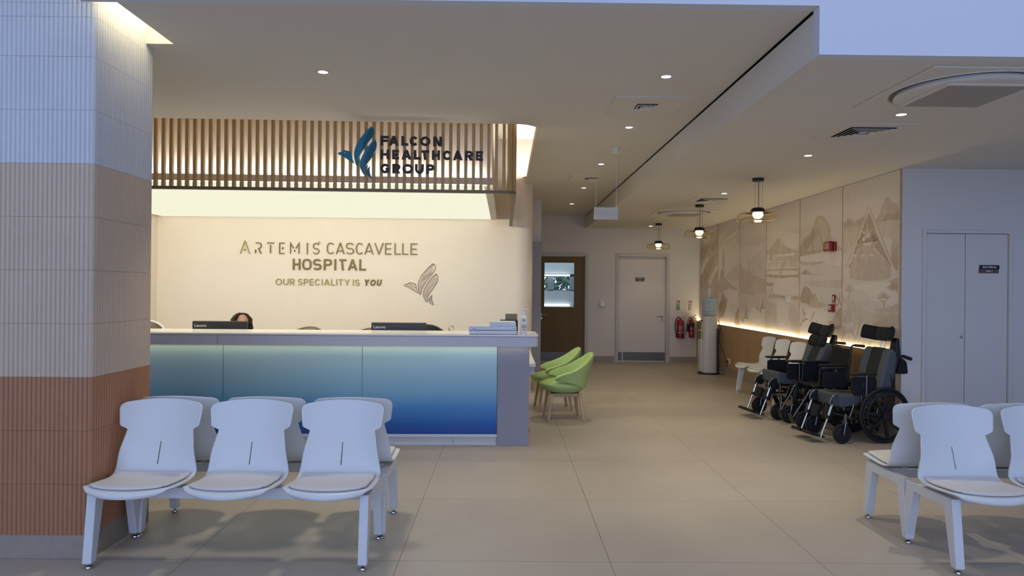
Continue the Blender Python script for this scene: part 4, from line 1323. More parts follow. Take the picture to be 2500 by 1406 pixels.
def office_chair(x, y, rz, top, w, label, mback, mframe):
    t = thing('office_chair', label, 'chair', (x, y, 0), rz, group='office chairs behind the desk')
    h0 = top - .50
    rows = []
    for i in range(13):
        s = i / 12
        hw = w / 2 * (.82 + .18 * math.sin(PI * min(1, s * 1.15) * .62 + .2))
        if s > .86:
            hw *= math.sqrt(max(.05, 1 - ((s - .86) / .14) ** 2 * .55))
        rows.append([(hw * u, .22 + .05 * s * s - .05 * u * u, h0 + .5 * s - .028 * u * u * s) for u in [k / 6 - 1 for k in range(13)]])
    MB().grid(rows).build('backrest', mback, t, smooth=60, solid=.022, offset=0)
    e = [r[0] for r in rows] + rows[-1][1:-1] + [r[-1] for r in reversed(rows)] + rows[0][-2:0:-1]
    MB().tube(e, .013, 8, closed=True).build('back_frame', mframe, t, smooth=60)
    MB().ell((0, 0, .47), .25, .25, .05, 28, 10, .6).build('seat', mback, t, smooth=60)
    MB().tube([(0, .25, h0 + .12), (0, .27, .44), (0, .1, .40)], .018, 10).build('back_arm', mframe, t, smooth=60)
    for s in (-1, 1):
        MB().tube(cat_open([(s * .22, .05, .42), (s * .29, .05, .46), (s * .29, .03, .64), (s * .28, -.14, .655)], 6), .013, 8).build('armrest', mframe, t, smooth=60)
    MB().lathe([(.028, .06), (.028, .30), (.020, .30), (.020, .43)], 16).build('gas_column', M['dark_chrome'], t, smooth=30)
    for k in range(5):
        a = 2 * PI * k / 5 + .3
        lg = MB().tube([(0, 0, .11), (.30 * math.cos(a), .30 * math.sin(a), .075)], [.024, .014], 8).build('leg', M['black'], t, smooth=60)
        MB().cyl((.30 * math.cos(a), .30 * math.sin(a), .03), .03, -.02, .02, 14, 'y').build('castor', M['rubber'], lg, smooth=40)
    return t
office_chair(-4.33, 8.6, R(8), 1.115, .44, 'office chair with a pale frame beside the tiled column, left end of the desk', M['olive'], M['steel_white'])
office_chair(-2.39, 8.6, R(-4), 1.052, .42, 'low olive office chair between the two monitors', M['olive'], M['olive'])
office_chair(-1.62, 8.75, R(6), 1.035, .42, 'olive office chair half behind the right monitor', M['olive'], M['olive'])
office_chair(-.97, 8.5, R(-6), 1.095, .46, 'black office chair showing to the right of the second monitor', M['blackfab'], M['black'])
office_chair(-3.19, 8.66, R(12), 0.98, .42, 'dark office chair the receptionist sits on, hidden below the counter', M['blackfab'], M['black'])

# ============================================================ receptionist
pe = thing('person', 'receptionist with dark curly hair seated behind the left monitor', 'person', (-3.082, 8.52, 0), R(30))
def head_mesh(mb, c):
    n, m = 40, 30
    vs, fs = [], []
    for i in range(m + 1):
        t = -PI / 2 + PI * i / m
        for j in range(n):
            a = 2 * PI * j / n
            d = Vector((math.cos(t) * math.sin(a), -math.cos(t) * math.cos(a), math.sin(t)))   # a=0 faces -Y
            x, y, z = d.x * .074, d.y * .095, d.z * .105
            jaw = sstep(.2, -.9, d.z)
            x *= 1 - .30 * jaw
            y = y * (1 - .12 * jaw) - .012 * jaw
            f = max(0, -d.y)
            g = lambda cx, cz, sx, sz: math.exp(-((d.x - cx) / sx) ** 2 - ((d.z - cz) / sz) ** 2) * (f > .2)
            y -= .024 * g(0, -.20, .11, .12) + .012 * g(0, -.02, .09, .2)       # nose
            y -= .006 * g(0, .12, .5, .08)                                     # brow
            y += .011 * (g(-.36, .0, .17, .10) + g(.36, .0, .17, .10))         # eye sockets
            y -= .007 * g(0, -.50, .22, .05) + .007 * g(0, -.60, .2, .05)      # lips
            y += .004 * g(0, -.55, .25, .025)
            y -= .010 * g(0, -.83, .22, .14)                                   # chin
            y -= .004 * (g(-.5, -.25, .2, .18) + g(.5, -.25, .2, .18))         # cheeks
            vs.append((c[0] + x, c[1] + y, c[2] + z))
    for i in range(m):
        fs += [(i * n + j, i * n + (j + 1) % n, (i + 1) * n + (j + 1) % n, (i + 1) * n + j) for j in range(n)]
    mb._add(vs, fs)
HZ = 1.1165
bd = MB()
head_mesh(bd, (0, 0, HZ))
for s in (-1, 1):
    bd.ell((s * .076, .012, HZ - .012), .010, .020, .032, 12, 8)
bd.tube([(0, .035, .93), (0, .025, 1.02), (0, .015, 1.07)], [.062, .053, .055], 16)
bd.tube([(0, .06, .42), (0, .08, .50), (0, .07, .62), (0, .055, .76), (0, .045, .88), (0, .04, .955)], [.15, .165, .135, .15, .155, .07], 20)
for s in (-1, 1):
    bd.tube([(s * .06, .045, .93), (s * .165, .045, .905), (s * .205, .03, .80), (s * .225, -.02, .68), (s * .20, -.14, .73), (s * .13, -.285, .785)], [.06, .052, .043, .038, .033, .024], 14)
    bd.ell((s * .115, -.325, .787), .036, .045, .015, 14, 8)
    for k in range(4):
        x = s * .115 + (k - 1.5) * .018
        ln = (.062, .072, .068, .054)[k if s > 0 else 3 - k]
        bd.tube([(x, -.355, .788), (x, -.355 - ln * .55, .792), (x + .001, -.355 - ln, .775)], [.0085, .008, .0065], 8)
    bd.tube([(s * .085, -.305, .785), (s * .066, -.335, .782), (s * .064, -.365, .776)], [.011, .0095, .007], 8)
    bd.tube([(s * .075, .06, .46), (s * .10, -.16, .52), (s * .11, -.36, .50), (s * .11, -.38, .28), (s * .11, -.36, .07)], [.09, .078, .058, .05, .036], 14)
    bd.tube([(s * .11, -.33, .05), (s * .115, -.44, .035), (s * .12, -.53, .028)], [.036, .034, .024], 12)
body = bd.build('body', M['skin'], pe)
rm = body.modifiers.new('one_surface', 'REMESH')
rm.mode = 'VOXEL'
rm.voxel_size = .006
rm.use_smooth_shade = True
sm_ = body.modifiers.new('soften', 'SMOOTH')
sm_.iterations = 3
sm_.factor = .4
for s in (-1, 1):
    ev = MB().ell((s * .0265, -.0775, HZ + .000), .0125, .0125, .0105, 16, 10).build('eyeball', M['eyewhite'], pe, smooth=60)
    MB().ell((s * .0265 , -.0868, HZ + .000), .0058, .0042, .0058, 12, 8).build('iris', M['eye'], ev, smooth=60)
    MB().tube(cat_open([(s * .010, -.0935, HZ + .017), (s * .026, -.0945, HZ + .024), (s * .045, -.083, HZ + .019)], 5), [.002] + [.0035] * 9 + [.0018], 6).build('eyebrow', M['hair'], pe, smooth=60)
MB().tube(cat_open([(-.022, -.094, HZ - .062), (0, -.103, HZ - .061), (.022, -.094, HZ - .062)], 6), [.002] + [.0048] * 11 + [.002], 8).build('lips', M['lip'], pe, smooth=60)
hb = MB()
n, m = 36, 20
vs, fs = [], []
for i in range(m + 1):
    t = R(-38) + (PI / 2 - R(-38)) * i / m
    for j in range(n):
        a = 2 * PI * j / n
        dx, dy, dz = math.cos(t) * math.sin(a), -math.cos(t) * math.cos(a), math.sin(t)
        face = sstep(.20, .42, -dy) * sstep(.94, .84, dz)
        k = 1.05 - face * .2
        vs.append((dx * .079 * k, dy * .099 * k + .006, HZ + .002 + dz * .106 * k))
for i in range(m):
    fs += [(i * n + j, i * n + (j + 1) % n, (i + 1) * n + (j + 1) % n, (i + 1) * n + j) for j in range(n)]
hb._add(vs, fs)
rg = random.Random(11)
for k in range(260):
    # each lock starts near the parting, follows the skull outwards and falls in loose curls
    side = rg.choice((-1, -1, 1))
    y0 = rg.uniform(-.55, .95)
    az = math.atan2(side * rg.uniform(.75, 1.0), -(y0 + rg.uniform(-.1, .35)))
    if abs(az) < R(66):
        az = math.copysign(R(rg.uniform(66, 85)), az)
    ln = rg.uniform(.08, .22)
    ph = rg.uniform(0, 6)
    vol = 1.08 + rg.uniform(0, .30) * (1.35 if side < 0 else .9)
    pts = []
    for q in range(30):
        u = q / 29
        if u < .5:
            el = R(82) - (R(82) - R(2)) * u / .5
            drop = 0
        else:
            el = R(2)
            drop = ln * (u - .5) / .5
        kk = 1.03 + (vol - 1.03) * min(1, u * 2.2)
        cw = .0095 * min(1, u * 2.5)
        w = ph + u * 24
        y_off = y0 * .05 * max(0, 1 - u * 2)
        rad = math.cos(el)
        pts.append((math.sin(az) * .081 * kk * rad + cw * math.cos(w) + side * .020 * drop / .2, -math.cos(az) * .100 * kk * rad + .008 + y_off + cw * math.sin(w), HZ + .004 + .106 * kk * math.sin(el) - drop + .003 * math.sin(w * 2)))
    hb.tube(pts, [.0042] * 25 + [.004, .0035, .003, .0025, .0012], 6)
hb.build('hair', M['hair'], pe, smooth=70)
bl = MB()
bl.tube([(0, .06, .44), (0, .08, .50), (0, .07, .62), (0, .055, .76), (0, .045, .88), (0, .04, .94), (0, .037, .965)], [.165, .178, .148, .163, .168, .095, .068], 22)
for s in (-1, 1):
    bl.tube([(s * .10, .045, .925), (s * .165, .045, .905), (s * .205, .03, .80), (s * .225, -.02, .68), (s * .205, -.10, .712)], [.066, .063, .054, .048, .045], 16, cap=False)
o = bl.build('blouse', M['blouse'], pe)
rm = o.modifiers.new('one_surface', 'REMESH')
rm.mode = 'VOXEL'
rm.voxel_size = .010
rm.use_smooth_shade = True
tr = MB()
for s in (-1, 1):
    tr.tube([(s * .07, .07, .46), (s * .10, -.16, .52), (s * .11, -.365, .50), (s * .11, -.385, .28), (s * .11, -.365, .09)], [.11, .092, .072, .062, .055], 16, cap=False)
tr.build('trousers', M['trouser'], pe, smooth=60)
for s in (-1, 1):
    MB().ell((s * .115, -.43, .038), .046, .125, .036, 18, 10, .8).build('shoe', M['black'], pe, smooth=60)
# ============================================================ beam seating
def seat_shell():
    prof = cat_open([(-.335, .398), (-.338, .418), (-.315, .434), (-.26, .440), (-.15, .432), (-.03, .424), (.04, .428), (.078, .448), (.098, .488), (.124, .56), (.148, .63), (.1635, .68), (.169, .70), (.1730, .715), (.186, .77), (.1985, .83), (.203, .852), (.205, .862)], 4)
    p2 = []
    for q, (p0, p1) in enumerate(zip(prof, prof[1:])):
        p2.append(p0)
        if p0[0] > .1 and .66 < p0[1] < .725:
            p2 += [(p0[0] + (p1[0] - p0[0]) * k / 3, p0[1] + (p1[1] - p0[1]) * k / 3) for k in (1, 2)]
    prof = p2 + [prof[-1]]
    L = [0]
    for a, b in zip(prof, prof[1:]):
        L.append(L[-1] + math.hypot(a[0] - b[0], a[1] - b[1]))
    wtab = [(.398, .18), (.405, .2), (.418, .222)]
    cols = [-1, -.97, -.9, -.8, -.65, -.5, -.35, -.2, -.1, -.03, -.0145, .0145, .03, .1, .2, .35, .5, .65, .8, .9, .97, 1]
    rows = []
    for i, (y, z) in enumerate(prof):
        s = L[i] / L[-1]
        if z < .45 and y < .079:
            hw = lerp_tab([(0, .175), (.012, .195), (.03, .214), (.06, .232), (.10, .243), (.15, .248), (.28, .247), (.40, .243), (.5, .240)], s)
        else:
            hw = lerp_tab([(.44, .2402), (.452, .2395), (.50, .2305), (.684, .1945), (.688, .195), (.691, .199), (.708, .2270), (.712, .2310), (.718, .2340), (.73, .2360), (.78, .2415), (.822, .2455), (.836, .2450), (.846, .2420), (.853, .2360), (.858, .2270), (.862, .213)], z)
        row = []
        back = sstep(.43, .60, z) * (1 if y > .05 else 0)
        front = sstep(-.20, -.335, y)
        for u in cols:
            dy = -.062 * back * (abs(hw * u) / .245) ** 2.2 + .060 * front * abs(u) ** 2.2
            dz = -.022 * sstep(.70, .86, z) * (hw * u / .245) ** 2 * back + .004 * (1 - back) * abs(u) ** 4
            row.append((hw * u, y + dy, z + dz))
        rows.append(row)
    ks = [i for i, (y, z) in enumerate(prof) if y > .09 and .484 <= z <= .624]
    mb = MB()
    mb.grid(rows, lambda i, j: j == 10 and ks[0] <= i < ks[-1])
    pad = []
    for i, (y, z) in enumerate(prof):
        if -.305 < y < .074 and z < .446:
            f = sstep(-.300, -.25, y)
            pad.append([(u * (.192 + .022 * f), y + .058 * sstep(-.20, -.335, y) * abs(u) ** 2.2 + .012 * abs(u) ** 2 * sstep(.0, .07, y) * -1, z + .004 + .003 * abs(u) ** 4) for u in [k / 8 - 1 for k in range(17)]])
    return mb, MB().grid(pad)

def make_bench(name, label, loc, rz):
    t = thing(name, label, 'bench', loc, rz, 'white three seat waiting benches')
    sm_, pm_ = seat_shell()
    s0 = sm_.build('seat_shell', M['plastic'], t, smooth=60, solid=.009, offset=-1, bevel=0)
    p0 = pm_.build('seat_pad', M['pad'], s0, smooth=60, solid=.012, offset=1)
    bv = p0.modifiers.new('bevel', 'BEVEL')
    bv.width = .005
    bv.segments = 2
    bv.limit_method = 'ANGLE'
    bv.angle_limit = R(50)
    s0.location.x = -.545
    for dx in (0, .545):
        s = s0.copy()
        COL.objects.link(s)
        s.location.x = dx
        p = p0.copy()
        COL.objects.link(p)
        p.parent = s
    MB().box(-.725, .725, -.085, -.005, .335, .398).build('beam', M['steel_white'], t, bevel=.004)
    for dx in (-.545, 0, .545):
        MB().box(dx - .10, dx + .10, -.15, .05, .398, .412).build('seat_bracket', M['steel_white'], t, bevel=.003)
    for sx in (-1, 1):
        x = sx * .748
        h = .025
        c = MB()
        yf, yr, yt, yu = -.244, .244, -.188, .188
        # splayed legs and the top bar, one welded frame
        c.hexa([(x - h, yf - .028, .03), (x + h, yf - .028, .03), (x + h, yf + .022, .03), (x - h, yf + .022, .03)], [(x - h, yt - .040, .402), (x + h, yt - .040, .402), (x + h, yt + .036, .342), (x - h, yt + .036, .342)])
        c.hexa([(x - h, yr - .022, .03), (x + h, yr - .022, .03), (x + h, yr + .028, .03), (x - h, yr + .028, .03)], [(x - h, yu - .036, .342), (x + h, yu - .036, .342), (x + h, yu + .040, .392), (x - h, yu + .040, .392)])
        c.hexa([(x - h, yt + .034, .340), (x + h, yt + .034, .340), (x + h, yu - .034, .340), (x - h, yu - .034, .340)], [(x - h, yt - .040, .402), (x + h, yt - .040, .402), (x + h, yu + .040, .392), (x - h, yu + .040, .392)])
        fr = c.build('leg_frame', M['steel_white'], t, bevel=.003)
        for y in (yf - .003, yr + .003):
            MB().lathe([(.0, 0), (.019, 0), (.021, .004), (.019, .011), (.008, .014), (.006, .016), (.006, .034)], 18, (x, y, 0)).build('foot_glide', M['chrome'], fr, smooth=40)
    return t
bn = make_bench('waiting_bench', 'white three seat bench facing the camera beside the tiled column', (-1.514, 4.225, 0), 0)
dup(bn, (-1.500, 4.735, 0), PI, 'white three seat bench facing the reception desk, back to back with the left front one')
dup(bn, (3.263, 4.215, 0), 0, 'white three seat bench facing the camera at the right edge of the photo')
dup(bn, (3.258, 4.70, 0), PI, 'white three seat bench facing the electrical cupboard, behind the right front bench')
dup(bn, (3.815, 10.25, 0), -PI / 2, 'far white three seat bench along the wood dado beyond the wheelchairs')

# ============================================================ green chairs
def green_chair(loc, rz, label):
    t = thing('upholstered_chair', label, 'chair', loc, rz, 'lime green chairs at the desk end')
    n = 40
    def plan(a, k):
        c_, s_ = math.cos(a), math.sin(a)
        e = .82
        return (.275 * k * math.copysign(abs(c_) ** e, c_) + .0, .262 * k * math.copysign(abs(s_) ** e, s_))
    vs, fs = [], []
    prof = [(.0, .468), (.35, .467), (.65, .468), (.84, .466), (.94, .456), (.99, .436), (1.0, .415), (.97, .388), (.90, .362), (.78, .340), (.55, .328), (.0, .325)]
    for k, z in prof:
        for j in range(n):
            a = 2 * PI * j / n
            x, y = plan(a, k)
            zz = z + .020 * sstep(-.05, -.25, x) * (-1 if z > .43 else .9) + .0
            vs.append((x - .02, y, zz))
    for i in range(len(prof) - 1):
        fs += [(i * n + j, i * n + (j + 1) % n, (i + 1) * n + (j + 1) % n, (i + 1) * n + j) for j in range(n)]
    mb = MB()
    mb._add(vs, fs)
    mb.build('seat', M['green'], t, smooth=70)
    rows = []
    A = 118
    for i in range(37):
        ph = -A + 2 * A * i / 36
        a = R(ph)
        c_, s_ = math.cos(a), math.sin(a)
        e = abs(ph) / A
        zt = lerp_tab([(0, .800), (.14, .790), (.28, .752), (.42, .695), (.56, .640), (.70, .598), (.84, .565), (.94, .540), (1, .515)], e)
        zb = lerp_tab([(0, .375), (.3, .378), (.45, .40), (.60, .435), (.75, .462), (.9, .482), (1, .495)], e)
        row = []
        for q in range(9):
            u = q / 8
            z = zb + (zt - zb) * u
            lean = .085 * sstep(.42, .80, z) * max(0, c_) ** 1.0
            fl = .022 * u * abs(s_)
            pin = 1 - .05 * (1 - u)
            row.append((.262 * pin * math.copysign(abs(c_) ** .85, c_) + lean - .005, (.268 * pin + fl) * math.copysign(abs(s_) ** .85, s_), z))
        rows.append(row)
    MB().grid(rows).build('backrest', M['green'], t, smooth=70, solid=.042, offset=0, sub=2)
    MB().box(-.17, .17, -.17, .17, .285, .328).build('under_frame', M['leg_oak'], t, bevel=.004)
    for sx in (-1, 1):
        for sy in (-1, 1):
            ax, ay, bx_, by_ = sx * .165, sy * .160, sx * .212, sy * .205
            h, k = .022, .015
            MB().hexa([(bx_ - k, by_ - k, 0), (bx_ + k, by_ - k, 0), (bx_ + k, by_ + k, 0), (bx_ - k, by_ + k, 0)], [(ax - h, ay - h, .325), (ax + h, ay - h, .325), (ax + h, ay + h, .325), (ax - h, ay + h, .325)]).build('leg', M['leg_oak'], t, bevel=.005)
    return t
gc = green_chair((.71, 8.62, 0), R(5), 'lime green upholstered chair with oak legs, the one nearer the camera')
dup(gc, (.635, 9.36, 0), R(5), 'lime green upholstered chair with oak legs, the one farther behind')

# ============================================================ wheelchairs (forward is -x)
def big_wheel(t, y, Rw, out):
    z = Rw + .017
    w = MB().torus((0, y, z), Rw, .017, 'y', 56, 10).build('rear_wheel', M['rubber'], t, smooth=70)
    c = MB()
    c.torus((0, y, z), Rw - .028, .011, 'y', 56, 8)
    c.cyl((0, y, z), .042, -.03, .03, 22, 'y')
    for k in range(7):
        a = 2 * PI * k / 7 + .35
        d = Vector((math.cos(a), 0, math.sin(a)))
        p = Vector((-math.sin(a), 0, math.cos(a)))
        o = Vector((0, y, z))
        pts = []
        for r_, w_ in ((.03, .018), (Rw - .03, .011)):
            pts.append([o + d * r_ + p * w_, o + d * r_ - p * w_])
        q = [pts[0][0], pts[0][1], pts[1][1], pts[1][0]]
        e = Vector((0, .012, 0))
        c.hexa([tuple(v - e) for v in q], [tuple(v + e) for v in q])
    c.build('spoked_hub', M['black'], w, smooth=40)
    MB().torus((0, y + out * .045, z), Rw - .045, .009, 'y', 56, 8).build('hand_rim', M['black'], w, smooth=70)

def castor(t, x, y, r=.088):
    z = r + .014
    w = MB().torus((x, y, z), r, .015, 'y', 36, 10).build('castor_wheel', M['rubber'], t, smooth=70)
    MB().lathe([(.075, -.010), (.070, -.013), (.022, -.010), (.02, -.016), (.0, -.016)], 24, (x, y, z), 'y', False).lathe([(.075, .010), (.070, .013), (.022, .010), (.02, .016), (.0, .016)], 24, (x, y, z), 'y', False).build('castor_hub', M['black'], w, smooth=40)
    MB().cyl((x, y, z), .007, -.032, .032, 10, 'y').build('axle_bolt', M['chrome'], w)
    c = MB()
    for s in (-1, 1):
        c.tube([(x, y + s * .027, z - .006), (x + .012, y + s * .027, z + .06), (x + .032, y + s * .018, z + .125)], [.010, .011, .012], 8)
    c.tube([(x + .032, y, z + .12), (x + .036, y, z + .20)], .017, 10)
    c.build('castor_fork', M['dark_chrome'], t, smooth=60)

def rbox(mb, x0, x1, y0, y1, z0, z1):
    return mb.box(x0, x1, y0, y1, z0, z1)

def tilt_chair(loc, rz, tilt, label, neck=False, rec=15):
    t = thing('wheelchair', label, 'wheelchair', loc, rz, 'wheelchairs parked by the mural wall')
    for s in (-1, 1):
        big_wheel(t, s * .275, .27, s)
        castor(t, -.46, s * .255)
    fr = MB()
    for s in (-1, 1):
        fr.tube([(.03, s * .225, .287), (-.10, s * .225, .26), (-.38, s * .235, .255), (-.43, s * .25, .30)], .013, 8)
        fr.tube([(.02, s * .225, .29), (.03, s * .21, .43), (-.30, s * .21, .40), (-.36, s * .225, .26)], .012, 8)
        fr.tube([(.03, s * .225, .27), (.20, s * .21, .12), (.27, s * .21, .07)], .011, 8)
        fr.tube([(-.06, s * .22, .26), (-.02, s * .215, .40)], .012, 8)
        fr.tube([(-.20, s * .225, .25), (-.24, s * .235, .50)], .012, 8)
    for x, z in ((.02, .285), (-.36, .262), (-.16, .40), (-.02, .16)):
        fr.tube([(x, -.23, z), (x, .23, z)], .011, 8)
    fr.tube([(.0, -.12, .20), (-.30, -.12, .36)], .014, 8).tube([(.0, .12, .20), (-.30, .12, .36)], .014, 8)
    fr.build('frame', M['dark_chrome'], t, smooth=60)
    for s in (-1, 1):
        MB().torus((.28, s * .21, .06), .028, .016, 'y', 20, 8).build('anti_tip_wheel', M['rubber'], t, smooth=60)
    ti = Matrix.Translation((-.05, 0, .40)) @ Matrix.Rotation(R(tilt), 4, 'Y') @ Matrix.Translation((.05, 0, -.40))
    c = MB(ti)
    c.hexa([(-.455, -.215, .36), (.02, -.215, .40), (.02, .215, .40), (-.455, .215, .36)], [(-.475, -.215, .505), (.02, -.215, .475), (.02, .215, .475), (-.475, .215, .505)])
    se = c.build('seat_cushion', M['slate'], t, bevel=.028, bseg=3)
    MB(ti).hexa([(-.45, -.075, .49), (.01, -.085, .46), (.01, .085, .46), (-.45, .075, .49)], [(-.45, -.055, .5095), (.01, -.085, .4785), (.01, .085, .4785), (-.45, .055, .5095)]).build('centre_inlay', M['dkolive'], se, bevel=.004)
    MB(ti).hexa([(-.40, -.2, .34), (.03, -.2, .37), (.03, .2, .37), (-.40, .2, .34)], [(-.40, -.2, .358), (.03, -.2, .392), (.03, .2, .392), (-.40, .2, .358)]).build('seat_plate', M['black'], t)
    bt = ti @ Matrix.Translation((.0, 0, .46)) @ Matrix.Rotation(R(rec), 4, 'Y')
    for s in (-1, 1):
        y0, y1 = (s * .092, s * .215) if s > 0 else (s * .215, s * .092)
        c = MB(bt)
        c.prism([(0, .0), (.075, 0), (.10, .12), (.085, .44), (.05, .505), (.0, .520), (-.025, .47), (-.034, .30), (-.030, .10)], y0, y1, lambda a, b, d: (a, d, b))
        c.build('back_bolster', M['slate'], t, bevel=.030, bseg=3)
    MB(bt).prism([(0.0, .03), (.08, .03), (.09, .30), (.06, .50), (.0, .521), (-.018, .46), (-.024, .30), (-.018, .1)], -.10, .10, lambda a, b, d: (a, d, b)).build('back_panel', M['dkolive'], t, bevel=.015)
    MB(bt).box(.082, .10, -.21, .21, .05, .48).build('back_shell', M['black'], t, bevel=.008)
    for s in (-1, 1):
        MB(bt).tube(cat_open([(.10, s * .19, .02), (.10, s * .19, .38), (.115, s * .19, .455), (.16, s * .195, .475)], 5), .012, 8).build('back_cane', M['black'], t, smooth=60)
        MB(bt).tube([(.15, s * .195, .472), (.245, s * .20, .464)], [.017, .018], 10).build('push_handle', M['rubber'], t, smooth=60)
    hy = Matrix(bt)
    for s in (-1, 0, 1):
        a = R(34 * s)
        hm = hy @ Matrix.Translation((.015 - .038 * abs(s), s * .165, .665)) @ Matrix.Rotation(a * 1.0, 4, 'Z')
        c = MB(hm)
        hw = .092
        c.prism([(.033 * math.cos(R(q)), .075 * math.copysign(abs(math.sin(R(q))) ** .8, math.sin(R(q)))) for q in range(0, 360, 15)], -hw, hw, lambda a_, b_, d_: (a_, d_, b_))
        c.build('headrest_pad', M['dkolive'] if s == 0 else M['blackfab'], t, bevel=.022, bseg=3, smooth=50)
    if neck:
        for s in (-1, 1):
            c = MB(hy @ Matrix.Translation((-.025, s * .085, .515)) @ Matrix.Rotation(R(18 * s), 4, 'Z'))
            c.prism([(.035 * math.cos(R(q)), .072 * math.sin(R(q))) for q in range(0, 360, 15)], -.085, .085, lambda a_, b_, d_: (a_, d_, b_))
            c.build('neck_pad', M['blackfab'], t, bevel=.022, bseg=3, smooth=50)
    MB(hy).tube([(.05, .05, .50), (.045, .05, .64)], .006, 8).tube([(.05, -.02, .50), (.045, -.02, .64)], .006, 8).build('headrest_rod', M['chrome'], t, smooth=60)
    MB(hy).hexa([(.07, -.20, .44), (.13, -.20, .44), (.13, -.07, .44), (.07, -.07, .44)], [(.05, -.17, .64), (.085, -.17, .64), (.085, -.09, .64), (.05, -.09, .64)]).build('headrest_bracket', M['black'], t, bevel=.008)
    MB(bt).hexa([(.13, -.20, .28), (.28, -.19, .30), (.28, -.02, .30), (.13, -.02, .28)], [(.13, -.20, .46), (.22, -.19, .43), (.22, -.02, .43), (.13, -.02, .46)]).build('tool_bag', M['blackfab'], t, bevel=.02, bseg=3)
    for s in (-1, 1):
        y = s * .262
        c = MB().prism([(-.375, y - .028), (-.34, y - .036), (-.13, y - .034), (-.09, y - .024), (-.09, y + .024), (-.13, y + .034), (-.34, y + .036), (-.375, y + .028)], .698, .722, up)
        c.build('arm_pad', M['black'], t, bevel=.010, bseg=3)
        MB().tube([(-.20, y, .70), (-.20, y, .36)], .013, 8).tube([(-.30, y, .698), (-.12, y, .698)], .008, 8).build('arm_post', M['dark_chrome'], t, smooth=60)
        q = [(-.36, .66), (-.36, .52), (-.33, .49), (-.11, .49), (-.08, .52), (-.08, .65), (-.11, .675), (-.33, .675)]
        sk = MB().prism(q, y - s * .012 - .010, y - s * .012 + .010, lambda a, b, d: (a, d, b)).build('side_guard', M['blackfab'], t, bevel=.008, bseg=3)
        MB().lathe([(.0, -.004), (.024, -.004), (.028, .004)], 20, (-.24, y - .0, .60), 'y').build('clamp_knob', M['black'], sk, smooth=40)
        yh = s * .185
        MB().tube(cat_open([(-.40, yh, .33), (-.405, yh, .41), (-.435, yh, .47), (-.49, yh, .485), (-.54, yh, .45), (-.55, yh, .40), (-.525, yh, .36)], 6), .013, 10).build('hanger', M['dark_chrome'], t, smooth=60)
        MB().cyl((-.485, yh, .425), .052, -.012, .012, 24, 'y').build('hinge_disc', M['dark_chrome'], t, smooth=40)
        st_ = MB().tube([(-.53, yh, .39), (-.565, yh, .285)], .015, 10).tube([(-.563, yh, .29), (-.655, yh, .055)], .010, 10).build('leg_rest_stem', M['chrome'], t, smooth=60)
        MB().cyl((-.575, yh, .262), .019, -.016, .016, 16).build('height_clamp', M['black'], st_, smooth=40)
        cl = Matrix.Translation((-.53, yh - s * .075, .285)) @ Matrix.Rotation(R(18), 4, 'Y')
        MB(cl).box(-.022, .022, -.068, .068, -.065, .065).build('calf_pad', M['blackfab'], t, bevel=.014, bseg=3)
        fm = Matrix.Translation((-.69, yh - s * .085, .075)) @ Matrix.Rotation(R(14), 4, 'Y')
        MB(fm).box(-.085, .085, -.085, .085, -.010, .010).box(-.08, -.02, -.08, .08, .010, .02).build('footplate', M['black'], t, bevel=.006)
    MB().tube([(.10, -.22, .70), (.13, -.235, .50), (.06, -.235, .30)], .004, 6).tube([(.11, -.21, .68), (.15, -.21, .45), (.10, -.22, .2)], .004, 6).build('brake_cable', M['rubber'], t, smooth=60)
    return t
tilt_chair((3.868, 7.645, 0), R(8), -1, 'tilting wheelchair with wide headrest nearest the cupboard wall, grey and black seat')
tilt_chair((3.725, 8.94, 0), R(6), 10, 'farther tilting wheelchair with extra neck pads, reclined back, next to the far bench', True, 13)

wc = thing('wheelchair', 'plain black folding wheelchair standing between the two grey tilting ones', 'wheelchair', (3.83, 8.29, 0), R(3), 'wheelchairs parked by the mural wall')
for s in (-1, 1):
    big_wheel(wc, s * .235, .27, s * .9)
    castor(wc, -.47, s * .19)
c = MB()
for s in (-1, 1):
    y = s * .205
    c.tube([(.0, y, .287), (-.08, y, .25), (-.43, y, .25)], .011, 8)
    c.tube([(-.01, y, .25), (.06, y, .93), (.08, y, .945), (.12, y, .945)], .012, 8)
    c.tube([(.0, y, .48), (-.36, y, .48), (-.38, y, .47)], .011, 8)
    c.tube([(-.37, y, .48), (-.39, y, .25)], .012, 8)
    c.tube([(.03, y, .70), (-.27, y, .70), (-.30, y, .68), (-.31, y, .48)], .010, 8)
c.tube([(-.1, -.2, .25), (-.1, .2, .46)], .010, 8).tube([(-.13, .2, .25), (-.13, -.2, .46)], .010, 8)
c.build('frame', M['black'], wc, smooth=60)
MB().box(-.37, .0, -.2, .2, .475, .49).build('seat_sling', M['blackfab'], wc, bevel=.004)
MB(Matrix.Translation((.035, 0, .70)) @ Matrix.Rotation(R(6), 4, 'Y')).box(-.008, .008, -.2, .2, -.2, .20).build('back_sling', M['blackfab'], wc, bevel=.004)
